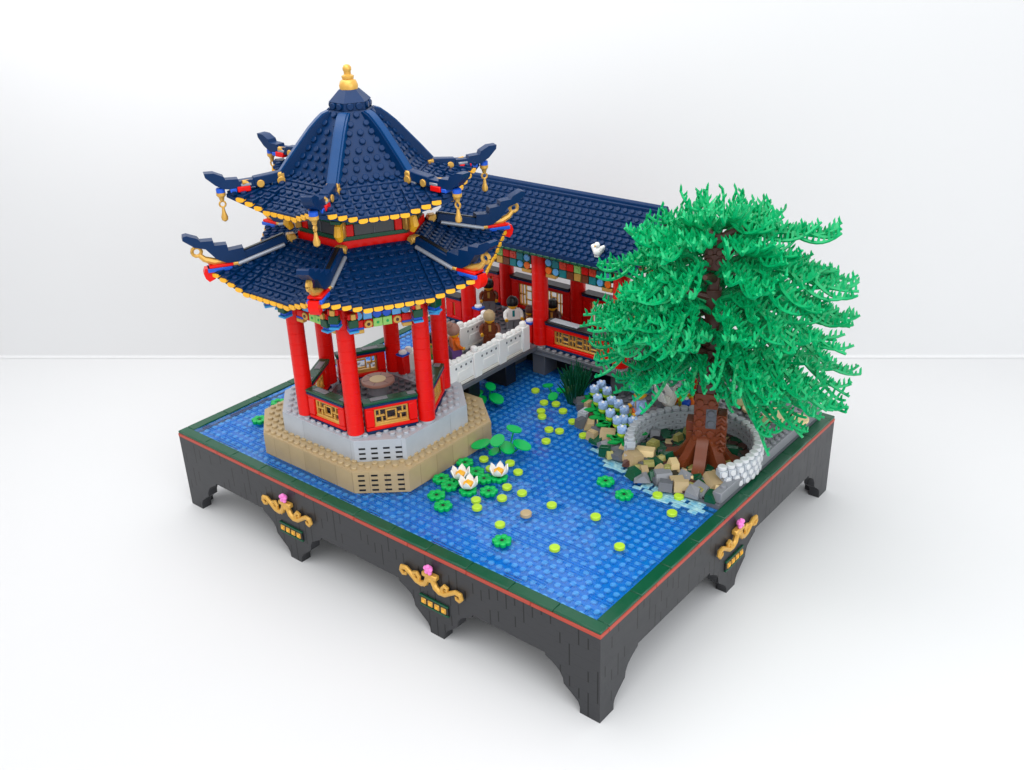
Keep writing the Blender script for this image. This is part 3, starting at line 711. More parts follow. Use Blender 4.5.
# painted frieze under the eaves
def gfrieze(x0, x1, y, out):
    m = MB(); xc = (x0+x1)/2; w = x1-x0
    m.box((xc, y, 12.35), (w, .5, 1.8), 'dgreen', .04); m.box((xc, y, 11.2), (w*.82, .45, .8), 'dgreen', .04)
    n = round(w/.84); 
    for i in range(n):
        x = x0+(i+.5)*w/n; d = min(i, n-1-i); yy = y+out*.3
        m1 = {0: 'ltblue', 1: 'teal', 2: 'coral', 3: 'redp', 4: 'ltgreen'}.get(d, 'coral'); m2 = {0: 'orange', 1: 'ltblue', 2: 'teal', 3: 'brown', 4: 'gold'}.get(d, 'teal')
        for z, mt in ((12.1, m1), (11.3, m2)):
            if mt in ('ltblue', 'orange'): m.cyl((x, y+out*.2, z), (x, yy+out*.1, z), .36, .36, mt, 14)
            else: m.box((x, yy, z), (.78, .2, .74), mt, .04)
            if mt in ('coral', 'ltgreen'): m.box((x, yy+out*.12, z), (.3, .06, .3), mt, .02)
    for s, xx in ((-1, x0+.6), (1, x1-.6)): m.box((xx, y, 10.7), (1.2, .5, .4), 'gold', .05)
    gb(m, 'frieze')
for a, b in ((GX0+.2, 9.5), (11.3, 19.1), (20.9, 28.7)): gfrieze(a, b, 30.0, -1); gfrieze(a, b, 36.4, 1)
# roof: two slopes laid in steps
m = MB(); RYZ = (33.6, 18.0)
for s in (-1, 1):
    n = 9; y0 = .45; y1 = 5.1; zt, ze = 17.7, 13.45
    f = lambda t: (y0+(y1-y0)*t, zt-(zt-ze)*(t+.06*sin(pi*t)))
    poly = []
    for i in range(n):
        for e in (0, 1): a, z = f((i+e)/n); poly.append((RYZ[0]+s*a, z+(.2 if e else 0)))
    a, z = f(1); poly += [(RYZ[0]+s*a, z-.25), (RYZ[0]+s*.2, zt-.6)]
    m.prism(poly, GX0-.5, GX1+.5, 'navy', 'x')
    for i in range(n):
        a, z = f((i+.5)/n); d = f((i+.6)/n); c = f((i+.4)/n); nrm = (0, s*(c[1]-d[1]), d[0]-c[0])
        for j in range(int((GX1-GX0)/.8)+1): m.stud((GX0+.8*j, RYZ[0]+s*a, z+.1), 'navy', nrm, .24, .18, 8)
gr = gb(m, 'roof')
m = MB(); m.bx(GX0-.6, GX1+.6, RYZ[0]-.5, RYZ[0]+.5, 17.5, 18.05, 'navy', .08); m.cyl((GX0-.6, RYZ[0], 18.1), (GX1+.6, RYZ[0], 18.1), .3, .3, 'navy', 12); gb(m, 'ridge_cap', gr)
for s in (-1, 1):
    m = MB(); m.bx(GX0, GX1, RYZ[0]+s*4.95-.12, RYZ[0]+s*4.95+.12, 13.0, 13.2, 'dgreen', .02)
    for j in range(int((GX1-GX0)/.8)): m.box((GX0+.4+.8*j, RYZ[0]+s*5.0, 13.1), (.68, .3, .26), 'dgreen', .05)
    gb(m, 'eave_tiles', gr)
m = MB(); m.bx(GX0+.3, GX1-.3, 29.4, 37, 13.26, 13.4, 'dred'); gb(m, 'ceiling')

# white bird on the gallery roof
m = MB()
bx_, by_ = 27.4, 29.25; bz = 14.0
m.ball((bx_, by_, bz+.5), .42, 'white', 10, 6, (1, 1.2, 1.1)); m.ball((bx_, by_-.1, bz+1.15), .28, 'white', 10, 6); m.box((bx_, by_-.42, bz+1.12), (.1, .25, .1), 'yellow', .02)
for s in (-1, 1): m.box((bx_+s*.4, by_+.05, bz+.75), (.34, .6, .75), 'white', .1, Matrix.Rotation(s*.4, 3, 'Y'))
m.box((bx_, by_, bz+.12), (.5, .5, .3), 'white', .05)
tag(m.build('bird', base=(bx_, by_, bz)), 'small white bird perched on the navy gallery roof slope', 'bird')

# ------------------------------------------------------------------ figurines
def figurine(pos, rz, label, legs, torso, hair, arms=None, kind='hair', skirt=None, sc=.85):
    x, y, z = pos; e = thing('figurine', pos, label, 'figurine', 'toy figurines in the garden')
    X = T3(x, y, z) @ RZ(rz) @ Matrix.Scale(sc, 4); arms = arms or torso
    m = MB(); m.push(X)                                            # faces -y
    if skirt: m.prism([(-.95, 0), (.95, 0), (.72, 1.5), (-.72, 1.5)], -.6, .6, skirt, 'y')
    else:
        for s in (-1, 1): m.box((s*.42, .03, .62), (.76, .72, 1.24), legs, .08); m.box((s*.42, -.15, .14), (.76, 1.05, .28), legs, .06)
        m.box((0, 0, 1.36), (1.62, .74, .34), legs, .06)
    m.prism([(-.82, 1.5), (.82, 1.5), (.6, 2.85), (-.6, 2.85)], -.42, .42, torso, 'y')
    for s in (-1, 1):
        m.tube([(s*.66, 0, 2.68), (s*.95, -.03, 2.35), (s*1.03, -.22, 1.95), (s*.98, -.55, 1.7)], [.24, .27, .25, .2], arms, 8)
        m.tube([(s*.98, -.55, 1.7), (s*.96, -.85, 1.62)], [.17, .22], 'skin', 8)
    m.box((0, -.43, 2.3), (.3, .04, .8), 'gold' if torso != 'white' else 'teal', .01)
    m.lathe((0, 0, 2.84), [(.3, 0), (.3, .12), (.52, .2), (.6, .32), (.6, .98), (.5, 1.12), (.3, 1.15)], 'skin', 18)
    for s in (-1, 1): m.ball((s*.2, -.57, 3.62), .07, 'black', 6, 5)
    m.box((0, -.59, 3.32), (.3, .06, .05), 'dbrown', .01)
    m.pop(); b = m.build('body', e, pos)
    m = MB(); m.push(X)
    if kind == 'hair':
        m.lathe((0, .04, 3.4), [(.66, -.1), (.72, .2), (.7, .55), (.5, .85), (.2, .95)], hair, 16); m.box((0, .32, 3.3), (1.2, .62, .9), hair, .2); m.ball((0, .5, 4.0), .34, hair, 10, 6)
    elif kind == 'bun':
        m.ball((0, .1, 3.75), .8, hair, 14, 8, (1, 1, .95)); m.ball((0, .45, 4.4), .42, hair, 10, 6)
    else: m.lathe((0, 0, 3.78), [(1.15, 0), (1.15, .08), (.75, .4), (.62, .75), (.35, 1.0), (.12, 1.05)], hair, 20)
    m.pop(); m.build('hair' if kind != 'hat' else 'hat', e, pos)
    return e
figurine((15.9, 21.6, 3.4), 2.6, 'figurine with reddish brown hair bun and orange top at the pavilion end of the bridge', 'lav', 'orange', 'dust', kind='bun', skirt='lav')
figurine((16.4, 26.3, 3.4), .75, 'figurine in brown robe and grey tan cap standing midway on the bridge', 'dbrown', 'brown', 'tan', kind='hair', skirt='brown')
figurine((15.4, 31.2, 3.1), .9, 'black haired figurine in white top with teal collar at the gallery end of the bridge', 'gray', 'white', 'black', arms='white')
figurine((17.3, 31.6, 3.1), -.6, 'small figurine in dark brown clothes standing right of the white robed one', 'black', 'brown', 'dbrown', sc=.7)
figurine((9.9, 33.8, 3.1), .7, 'black haired figurine with brown top and grey legs inside the gallery', 'gray', 'brown', 'black')
figurine((18.9, 33.4, 3.1), .4, 'dark haired figurine behind the lattice bench wall of the gallery', 'dbrown', 'dbrown', 'black', sc=.8)
figurine((15.6, 19.0, 3.4), .3, 'figurine in green robe on the bridge seen through the pavilion columns', 'green', 'green', 'black', skirt='green', arms='green')
figurine((34.9, 25.2, .45), -.8, 'figurine with wide teal hat, pale blue robe and orange hem by planter', 'orange', 'paleblue', 'teal', kind='hat', skirt='orange', sc=1)
figurine((37.5, 28.9, .45), -.3, 'figurine in lime and yellow clothes holding a blue thing behind the planter wall', 'skin', 'lime', 'lav', arms='orange')
figurine((37.9, 30.6, 1.4), -.3, 'figurine in red top standing behind the tree trunk', 'dred', 'redp', 'gold')
m = MB(); m.box((37.9, 28.2, 2.2), (.7, .6, 1.2), 'blue', .12); m.cyl((37.9, 28.2, 2.8), (37.9, 28.2, 3.0), .2, .2, 'white', 10)
m.bx(37.7, 38.1, 28.0, 28.4, .27, 1.6, 'blue'); tag(m.build('blue_jug', base=(37.9, 28.2, .27)), 'blue jug with white lid beside the lime clothed figurine', 'jug')
def crane(pos, rz, label):
    e = thing('crane_bird', pos, label, 'bird', 'white cranes by the planter'); X = T3(*pos) @ RZ(rz)
    m = MB(); m.push(X)
    for s in (-1, 1): m.tube([(s*.18, 0, 0), (s*.18, .05, .9), (s*.2, 0, 1.6)], .07, 'dgray', 6)
    m.ball((0, .1, 2.05), .62, 'bone', 12, 8, (.75, 1.35, .85)); m.tube([(0, -.5, 2.3), (0, -.85, 2.8), (0, -.7, 3.35), (0, -.85, 3.75)], [.32, .2, .15, .16], 'bone', 8)
    m.ball((0, -.9, 3.85), .22, 'bone', 8, 6); m.tube([(0, -1.05, 3.85), (0, -1.6, 3.75)], [.09, .03], 'dbrown', 6)
    m.pop(); m.build('body', e, pos)
    for s in (-1, 1):
        m = MB(); m.push(X); m.prism([(-.3, 2.2), (.7, 2.0), (1.3, 2.7), (1.6, 3.5), (.8, 3.2), (.1, 2.8)], s*.5-.08, s*.5+.08, 'white', 'x'); m.pop(); m.build('wing', e, pos)
crane((36.6, 27.3, .45), 1.2, 'white crane with raised wings standing right of the teal hatted figurine')
crane((38.8, 32.2, 1.4), .5, 'white crane with raised wings next to the red figurine behind the tree')

# ------------------------------------------------------------------ planter wall round the tree
WC = (41.5, 23.3); WR = 5.35
pw = thing('planter_wall', (WC[0], WC[1], .25), 'curved grey and white stone planter wall of small round bricks around the tree', 'planter wall')
for row in range(3):
    m = MB(); n = 32; z0 = .27+row*.62
    for i in range(n):
        a = radians(-39+262*(i+.5+(row % 2)*.5)/n)
        if row % 2 and i == n-1: continue
        m.push(T3(WC[0], WC[1], 0) @ RZ(a) @ T3(WR, 0, 0)); da = radians(262/n)*WR
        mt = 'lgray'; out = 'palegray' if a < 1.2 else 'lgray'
        m.box((0, 0, z0+.31), (.78, da*.97, .61), mt, .05); m.stud((.39, 0, z0+.31), out, (1, 0, 0), .27, .13, 10)
        m.stud((-.39, 0, z0+.31), 'gray', (-1, 0, 0), .13, .02, 8)
        if row == 2: m.lathe((0, 0, z0+.62), [(.33, 0), (.38, .04), (.38, .26), (.31, .32)], out, 12)
        m.pop()
    m.build('course', pw, (WC[0], WC[1], .25))
m = MB(); m.lathe((WC[0], WC[1], .26), [(4.95, 0), (4.95, .12)], 'dgreen', 40)
for i in range(90):
    a = random.uniform(0, 2*pi); r = 4.7*sqrt(random.random()); x, y = WC[0]+r*cos(a), WC[1]+r*sin(a)
    m.box((x, y, .42+random.uniform(0, .14)), (random.choice((.9, 1.0, 1.8)), .9, random.uniform(.2, .5)), random.choice(('dgreen', 'dgreen', 'dgreen', 'black', 'dbrown')), .05, Matrix.Rotation(random.choice((0, pi/2, .5, -.6)), 3, 'Z'))
tag(m.build('planter_soil', base=(WC[0], WC[1], .26)), kind='structure')

# ------------------------------------------------------------------ tree
TX, TY = 42.6, 23.2; TBs = (TX, TY, .4)
tree = thing('tree', TBs, 'broad bright green tree with drooping fronds and brown brick trunk inside the planter', 'tree')
ca = atan2(CP.y-TY, CP.x-TX)                 # the way the studded trunk face looks
m = MB(); m.push(T3(TX, TY, 0) @ RZ(ca-pi*.02))
[m.box((0, 0, .42+.96*i+.48), (1.7+.02*(i % 2), 1.9+.02*(i % 2), .94), 'brown', .06) for i in range(7)]; [m.box((.1, -.05, 6.6+.96*i), (1.35-.04*i, 1.5-.05*i, .94), 'dbrown', .06) for i in range(5)]; m.box((-.1, .05, 13), (1.05, 1.15, 6), 'dbrown', .08); m.box((-.1, .05, 18), (.75, .8, 5), 'dbrown', .06)
for i in range(6):
    for j in (-.48, .48): m.stud((.85, j, 1.6+i*.95), 'dgray' if (i in (3, 4) and j > 0) else 'brown', (1, 0, 0), .32, .2)
m.box((.87, .48, 4.9), (.06, .86, 1.8), 'dgray', .02)
[m.box((.1, 1.3+.05*(i % 2), .45+.96*i+.48), (1.5, .9, .94), 'brown', .06) for i in range(5)]; [m.box((-.3, -1.2, .45+.96*i+.48), (1.3, .7+.08*(i % 2), .94), 'brown', .06) for i in range(4)]
for i in range(5): m.tube([(.95, 1.1, 2.0+i*.7), (1.0, 1.35, 2.3+i*.7), (.95, 1.6, 2.0+i*.7)], .16, 'brown', 6)
m.box((.2, 0, 19.3), (1.1, 1.5, .5), 'dbrown', .06); m.stud((.75, -.35, 19.2), 'dbrown', (1, 0, .2)); m.stud((.75, .35, 19.2), 'dbrown', (1, 0, .2)); m.box((.4, 0, 18.4), (.9, 1.6, 1.3), 'dbrown', .06)
for j in (-.4, .4): m.stud((.85, j, 18.5), 'dbrown', (1, 0, 0), .3)
m.pop(); m.build('trunk', tree, TBs)
for a, ln, w in ((-.15, 2.7, 1.0), (.75, 2.6, .9), (1.5, 3.0, .9), (2.6, 2.6, 1.0), (3.7, 2.6, .9), (4.5, 3.0, 1.1), (5.4, 2.3, .8)):
    m = MB(); m.push(T3(TX, TY, 0) @ RZ(ca+a))
    up = [(.6, 3.2), (1.05, 2.9), (1.5, 2.3), (1.9, 1.6), (2.3, 1.1), (ln+.3, .75)]; m.prism(up+[(ln+.3, .41), (.6, .41)], -w/2, w/2, 'brown', 'y'); m.pop(); m.build('root', tree, TBs)
def stem(m, pts, r0, r1, prong, rnd, mt='leaf'):
    k = len(pts); m.tube(pts, [r0+(r1-r0)*i/(k-1) for i in range(k)], mt, 5)
    d = 0; last = pts[0]; side = 1; nxt = .25
    tot = sum((pts[i+1]-pts[i]).length for i in range(k-1)); run = 0
    for i in range(k-1):
        seg = pts[i+1]-pts[i]; l = seg.length; tdir = seg.normalized()
        lat = tdir.cross(Vector((0, 0, 1))); lat = lat.normalized() if lat.length > .05 else Vector((1, 0, 0)); nu = lat.cross(tdir)
        while nxt <= run+l:
            p = pts[i]+tdir*(nxt-run); f = nxt/tot; side = (side+1) % 4; w = (-1, .25, 1, -.25)[side]*rnd.uniform(.7, 1.2)
            up = (nu*.7+Vector((0, 0, .55))+lat*w*.95+tdir*rnd.uniform(-.05, .3)).normalized(); h = prong*(1.08-.4*f)*rnd.uniform(.8, 1.2)
            q = p+up*h*.82; tip = p+up*h+Vector((0, 0, h*.18))+tdir*h*.12; b1 = up.cross(tdir); b1 = b1.normalized() if b1.length > .05 else lat; b2 = b1.cross(up); rr = .125
            vs = [p+b1*rr, p-b1*rr*.5+b2*rr*.87, p-b1*rr*.5-b2*rr*.87, q+b1*rr*.85, q-b1*rr*.42+b2*rr*.73, q-b1*rr*.42-b2*rr*.73, tip]
            m.add(vs, [[0, 1, 4, 3], [1, 2, 5, 4], [2, 0, 3, 5], [3, 4, 6], [4, 5, 6], [5, 3, 6]], mt)
            nxt += .43
        run += l
def frond(az, z0, ln, zend, bulge, rnd, nside):
    """one spray: a bearing stem and short overlapping sprigs with lifted tips"""
    m = MB(); d = Vector((cos(az), sin(az), 0)); sd = Vector((-sin(az), cos(az), 0)); b = Vector((TX, TY, z0)); bend = rnd.uniform(-.16, .16)
    H = lambda t: (zend-z0)*t**1.5+bulge*sin(pi*t**.7)
    f = lambda t: b+d*(ln*t)+sd*(bend*ln*t*t)+Vector((0, 0, H(t)+1.3*max(0, t-.75)**2*9))
    N = 12; stem(m, [f(.3+.7*i/N) for i in range(N+1)], .19, .12, .7, rnd); m.tube([f(.03+.3*i/4) for i in range(5)], [.22, .22, .21, .2, .19], 'leaf', 5)
    for q in range(nside):
        t0 = .14+.62*q/nside+rnd.uniform(0, .1); s = (1 if q % 2 else -1); p0 = f(t0); r_out = ln*(1-t0)
        l2 = min(r_out*1.08, rnd.uniform(3.2, 5.2)); an = rnd.uniform(.15, .85)*s; sl = max(-.9, min(.15, (H(min(1, t0+.3))-H(t0))/(.3*ln)))*rnd.uniform(.7, 1.15)-rnd.uniform(0, .16)
        c1, c2, tw = rnd.uniform(.35, .9), rnd.uniform(.5, 1.3), rnd.uniform(-.5, .5)
        def g(t):
            a2 = an*(1-.35*t)+tw*t*t*.5; dd = d*cos(a2)+sd*sin(a2)
            return p0+dd*(l2*t)+Vector((0, 0, sl*l2*t-c1*sin(pi*t)*.8*(l2/4)+c2*t**4*.8+.15))
        stem(m, [g(i/9) for i in range(10)], .19, .11, .68, rnd)
    return m
rnd = random.Random(11); specs = []
def tierf(n, z0, l0, l1, zend, bulge, ns, phase, gap=0):
    for i in range(n):
        az = 2*pi*(i+phase)/n+rnd.uniform(-.1, .1); rel = (az-ca+pi) % (2*pi)-pi
        if abs(rel) < gap: continue
        right = cos(az-(yaw-pi/2)); fr = max(0, cos(rel))**2      # towards the picture's right, towards the lens side
        lf = max(0, cos(az-ca+.75))**3*(z0 < 13); ln = rnd.uniform(l0, l1)*(1+.10*right-.36*fr-.26*lf)
        if z0 < 10.5 and lf > .9: continue
        specs.append((az, z0+rnd.uniform(-.5, .5), ln, zend+rnd.uniform(-.9, .9)-1.0*max(0, right)*(z0 < 13)+.8*fr+2.5*lf, bulge*rnd.uniform(.8, 1.2), ns))
tierf(8, 20.6, 3.4, 5.0, 21.4, .7, 5, .2)
tierf(13, 19.2, 6.2, 8.4, 19.8, 1.1, 7, .0, .22)
tierf(17, 16.6, 8.2, 10.4, 16.2, 1.6, 8, .4, .26)
tierf(19, 14.0, 9.4, 11.6, 12.6, 1.8, 9, .1, .3)
tierf(20, 11.4, 9.6, 11.8, 8.4, 1.8, 9, .5, .3)
tierf(15, 9.8, 7.4, 9.6, 4.8, 1.4, 8, .3, .36)
tierf(7, 9.2, 4.0, 5.6, 5.6, 1.0, 6, .3, .3)
for s in specs: frond(*s[:5], rnd, s[5]).build('frond', tree, TBs)
for k in range(16):
    a = rnd.uniform(0, 2*pi); z = 8+k*.8; m = MB(); d = Vector((cos(a), sin(a), 0)); b = Vector((TX, TY, z)); ln = rnd.uniform(2.2, 4)
    m.tube([b, b+d*ln*.5+Vector((0, 0, .7)), b+d*ln+Vector((0, 0, 1.1))], [.35, .28, .2], 'dbrown', 8); m.build('branch', tree, TBs)

# ------------------------------------------------------------------ rocks, plants
def hullrock(pos, sz, mt, rz, kind, h):
    m = MB(); m.push(T3(*pos) @ RZ(rz)); a, b = sz[0]/2, sz[1]/2; c = .05
    if kind == 0: vs = [(-a, -b, 0), (a, -b, 0), (a, b, 0), (-a, b, 0), (-a*.95, -b*.3, h), (a*.95, -b*.3, h), (a*.95, b*.95, h), (-a*.95, b*.95, h)]
    elif kind == 1: vs = [(-a, -b, 0), (a, -b, 0), (a, b, 0), (-a, b, 0), (-a*.95, -b*.95, h*.35), (a*.1, -b*.7, h), (a*.5, b*.95, h), (-a*.9, b*.9, h*.7)]
    else: vs = [(-a, -b, 0), (a, -b, 0), (a, b, 0), (-a, b, 0), (-a*.92, -b*.92, h*.9), (a*.92, -b*.92, h), (a*.92, b*.92, h), (-a*.92, b*.92, h*.9)]
    m.add(vs, [[3, 2, 1, 0], [4, 5, 6, 7], [0, 1, 5, 4], [1, 2, 6, 5], [2, 3, 7, 6], [3, 0, 4, 7]], mt)
    if kind == 2: m.box((0, 0, h+.02), (sz[0]*.7, sz[1]*.7, .12), mt, .05)
    m.pop(); return m
ORD = ['first', 'second', 'third', 'fourth', 'fifth', 'sixth', 'seventh', 'eighth', 'ninth', 'tenth', 'eleventh', 'twelfth', 'thirteenth', 'fourteenth', 'fifteenth', 'sixteenth', 'seventeenth', 'eighteenth']
G, DG, TN, LT, GN, OL, DB = 'gray', 'dgray', 'tan', 'ltan', 'dgreen', 'olive', 'dbrown'
CN = {G: 'mid grey', DG: 'dark grey', TN: 'tan', LT: 'pale sand', GN: 'dark green', OL: 'olive', DB: 'dark brown', 'lgray': 'light grey'}
def px5(a, b): return 560+a/5.12, 340+b/5.12
def px6(a, b): return 640+a/7.7, 430+b/7.7
def px4(a, b): return 580+a/7.7, 370+b/7.7
rocks = [px5(130, 385)+('lgray', 1.7), px5(110, 430)+(DG, 1.4), px5(150, 440)+(TN, 1.8), px5(215, 440)+(LT, 1.3), px5(190, 470)+(DG, 1.5), px5(245, 495)+(TN, 1.8), px5(195, 515)+(GN, 1.9), px5(290, 550)+(G, 2.0),
 px5(305, 600)+(DG, 1.6), px5(250, 590)+(OL, 1.2), px5(345, 550)+(LT, 1.6), px5(370, 605)+(TN, 2.2), px5(435, 590)+(LT, 1.9), px5(430, 640)+(DG, 2.0), px5(375, 690)+(GN, 1.4), px5(425, 680)+(TN, 1.3), px5(470, 695)+(GN, 1.4),
 px5(520, 665)+(TN, 1.6), px5(575, 650)+(LT, 1.6), px5(530, 705)+(G, 2.0), px5(590, 720)+(GN, 1.5), px5(645, 705)+(G, 2.0), px5(700, 690)+(TN, 1.6), px5(770, 700)+(LT, 1.8), px5(600, 755)+(TN, 1.6), px5(700, 740)+(GN, 1.6),
 px5(110, 340)+(DG, 1.6), px5(150, 345)+(TN, 1.1), px5(100, 310)+(DG, 1.8), px5(160, 400)+(DB, 1.0), px5(265, 470)+(DB, 1.0), px5(225, 540)+(G, 1.4), px5(420, 730)+(G, 1.6), px6(560, 440)+(TN, 2.6), px6(480, 490)+(G, 2.4),
 px6(420, 510)+(G, 1.8), px6(575, 560)+(GN, 1.5), px6(320, 470)+(TN, 1.5), px6(200, 470)+(DG, 1.6), px6(640, 470)+(LT, 1.6), px5(345, 640)+(DB, 1.2), px5(325, 520)+(DB, 1.2), px5(165, 495)+(TN, 1.2), px5(230, 575)+(GN, 1.3), px5(400, 660)+(OL, 1.1), px5(490, 640)+(GN, 1.4), px5(550, 675)+(OL, 1.1), px5(620, 685)+(TN, 1.3), px5(660, 735)+(LT, 1.2), px5(500, 720)+(DG, 1.4), px5(455, 650)+(OL, 1.1), px5(740, 735)+(G, 1.4), px5(275, 525)+(LT, 1.1)]
inside = [px6(100, 125)+(OL, 1.4), px6(300, 75)+(OL, 1.1), px6(310, 195)+(DB, 1.2), px6(565, 65)+(OL, 1.3), px6(620, 155)+(GN, 1.2), px6(715, 180)+(GN, 1.1), px6(675, 260)+(OL, 1.2), px6(510, 245)+('brown', 1.6), px6(595, 250)+('brown', 1.3), px6(160, 230)+(OL, 1.2), px6(220, 210)+(GN, 1.2), px6(365, 30)+(OL, 1.0), px6(120, 40)+(G, 1.0)]
CN['brown'] = 'reddish brown'
def layrocks(lst, where, group, zz, hmul):
    rr = random.Random(5); byc = {}
    for u, v, mt, s in lst: byc.setdefault(mt, []).append(u)
    for k in byc: byc[k].sort()
    for u, v, mt, s in lst:
        h = rr.uniform(.55, 1.05)*hmul*(1.25 if mt in (LT, TN) else 1); x, y = un(u, v-(7 if v > 482 and u < 715 else 3), zz+h*.7); rz = rr.choice((0, .5, -.5, .78, -.9, 1.57)) + rr.uniform(-.15, .15); kd = rr.choice((0, 0, 1, 1, 2))
        o = hullrock((0, 0, 0), (s*rr.uniform(.7, .88), s*rr.uniform(.5, .7)), mt, rz, kd, h).build('rock', smooth=False)
        x = min(x, 46.1) if y > 18 else x
        o.location = Vector((x, y, zz))*U; i = byc[mt].index(u); n = len(byc[mt])
        how = ('only %s rock %s' % (CN[mt], where)) if n == 1 else ('%s %s rock from the left among those %s' % (ORD[i], CN[mt], where))
        tag(o, how, 'rock', group)
layrocks(rocks, 'on the pond shore', 'rocks along the pond shore', .27, .78); layrocks(inside, 'lying at the tree roots', 'rocks inside the planter', .5, .8)
# stepping discs on the terrace
for u, v, r, mt, lab in ((777, 416, 1.35, 'ltan', 'largest pale sand stepping disc on the grey terrace'), (766.6, 412, .8, 'lgray', 'light grey stepping disc touching the largest sand disc on the terrace'), (798, 420, .95, 'ltan', 'pale sand stepping disc nearest the right edge of the terrace'), (762, 421, .6, 'olive', 'small olive stepping disc near the planter wall'), (752, 410, .9, 'ltan', 'pale sand stepping disc half hidden under the fronds left of the light grey disc'), (742, 404, .8, 'olive', 'olive stepping disc farthest from the right edge of the terrace')):
    x, y = un(u, v, 1.45); m = MB(); m.lathe((x, y, 1.41), [(r-.06, 0), (r, .04), (r, .2), (r-.05, .25)], mt, 24); tag(m.build('stepping_disc', base=(x, y, 1.41)), lab, 'stepping stone', 'stepping discs on the terrace')
# blue flowers
fl = [px4(*p) for p in ((112, 130), (210, 145), (137, 200), (245, 218), (178, 255), (297, 245), (343, 290), (235, 315), (290, 370), (410, 375), (325, 440), (165, 95), (335, 362))]
fe = sorted(range(len(fl)), key=lambda i: fl[i][1])
for n_, i in enumerate(fe):
    u, v = fl[i]; h = 1.7; x, y = un(u, v, h+.7); rr = random.Random(i); p = (x, y, .27)
    e = thing('flower', p, 'pale blue flower with green leaves by the planter, %s from the rear' % ORD[n_], 'flower', 'pale blue flowers in the bed by the planter')
    m = MB(); m.tube([(x, y, .27), (x, y, h)], .14, 'green', 6); m.lathe((x, y, h-.25), [(.25, 0), (.42, .25), (.36, .45)], 'lime', 12); m.build('stem', e, p)
    m = MB()
    for k in range(5):
        a = k*2*pi/5+rr.random(); m.push(T3(x, y, .95) @ RZ(a)); m.prism([(.1, -.12), (.55, -.36), (1.1, -.24), (1.3, 0), (1.1, .24), (.55, .36), (.1, .12)], 0, .12, 'pad'); m.pop()
    m.build('leaf_whorl', e, p)
    m = MB(); m.lathe((x, y, h+.15), [(.3, 0), (.44, .1), (.44, .45), (.3, .6)], 'paleblue', 12)
    for k in range(5): a = k*2*pi/5; m.ball((x+.3*cos(a), y+.3*sin(a), h+.68), .17, 'paleblue', 7, 5)
    m.ball((x, y, h+.76), .16, 'white', 7, 5); m.build('bloom', e, p)
# reed clump
x, y = un(575, 401, 0); e = thing('reeds', (x, y, -.1), 'tall clump of dark green reeds in the pond corner beside the gallery', 'reeds')
rr = random.Random(3); m = MB()
for k in range(130):
    a = rr.uniform(0, 2*pi); r = rr.uniform(.1, .7); t = rr.uniform(.2, 2.6); h = rr.uniform(2.6, 4.2)-.3*t
    m.tube([(x+r*cos(a), y+r*sin(a), -.09), (x+(r+.2*t)*cos(a), y+(r+.2*t)*sin(a), h*.5), (x+(r+.55*t)*cos(a), y+(r+.55*t)*sin(a), h)], [.1, .09, .04], 'dgreen', 5)
m.build('blades', e, (x, y, -.1))
# stalked leaves
def waterplant(base, leaves, label):
    e = thing('water_plant', (*base, -.1), label, 'plant', 'round leaved water plants'); 
    for (u, v, h, r) in leaves:
        x, y = un(u, v, h); m = MB(); m.tube([(base[0]+(x-base[0])*.5, base[1]+(y-base[1])*.5, -.08), (base[0]+(x-base[0])*.8, base[1]+(y-base[1])*.8, h*.6), (x, y, h)], .07, 'pad', 6)
        a = atan2(y-base[1], x-base[0]); m.push(T3(x, y, h) @ RZ(a) @ Matrix.Rotation(.18, 4, 'Y'))
        m.prism([(r*.95*cos(t), r*.68*sin(t)) for t in [i*2*pi/18 for i in range(18)]]+[], 0, .12, 'green'); m.pop()
        m.build('leaf', e, (*base, -.1))
waterplant(un(503, 449, 0), [(481, 444.5, .9, .95), (497.5, 441, 1.5, .9), (514, 429.5, 2.2, .75), (522, 445.5, 1.1, .95), (507, 448, .7, .95), (494, 452, .3, .6)], 'group of six bright green stalked leaves on the pond right of the tan base')
waterplant(un(487, 397, 0), [(490.6, 387, 1.6, .7), (496.5, 399, .6, .95), (475, 394.6, .5, .9), (481, 401, .3, .8)], 'dark green stalked leaves in the shade below the bridge railing')
waterplant(un(556, 394, 0), [(548, 386, .7, .6), (553, 397, .25, .7), (562, 391, .4, .6)], 'dark green floating leaves left of the reeds')
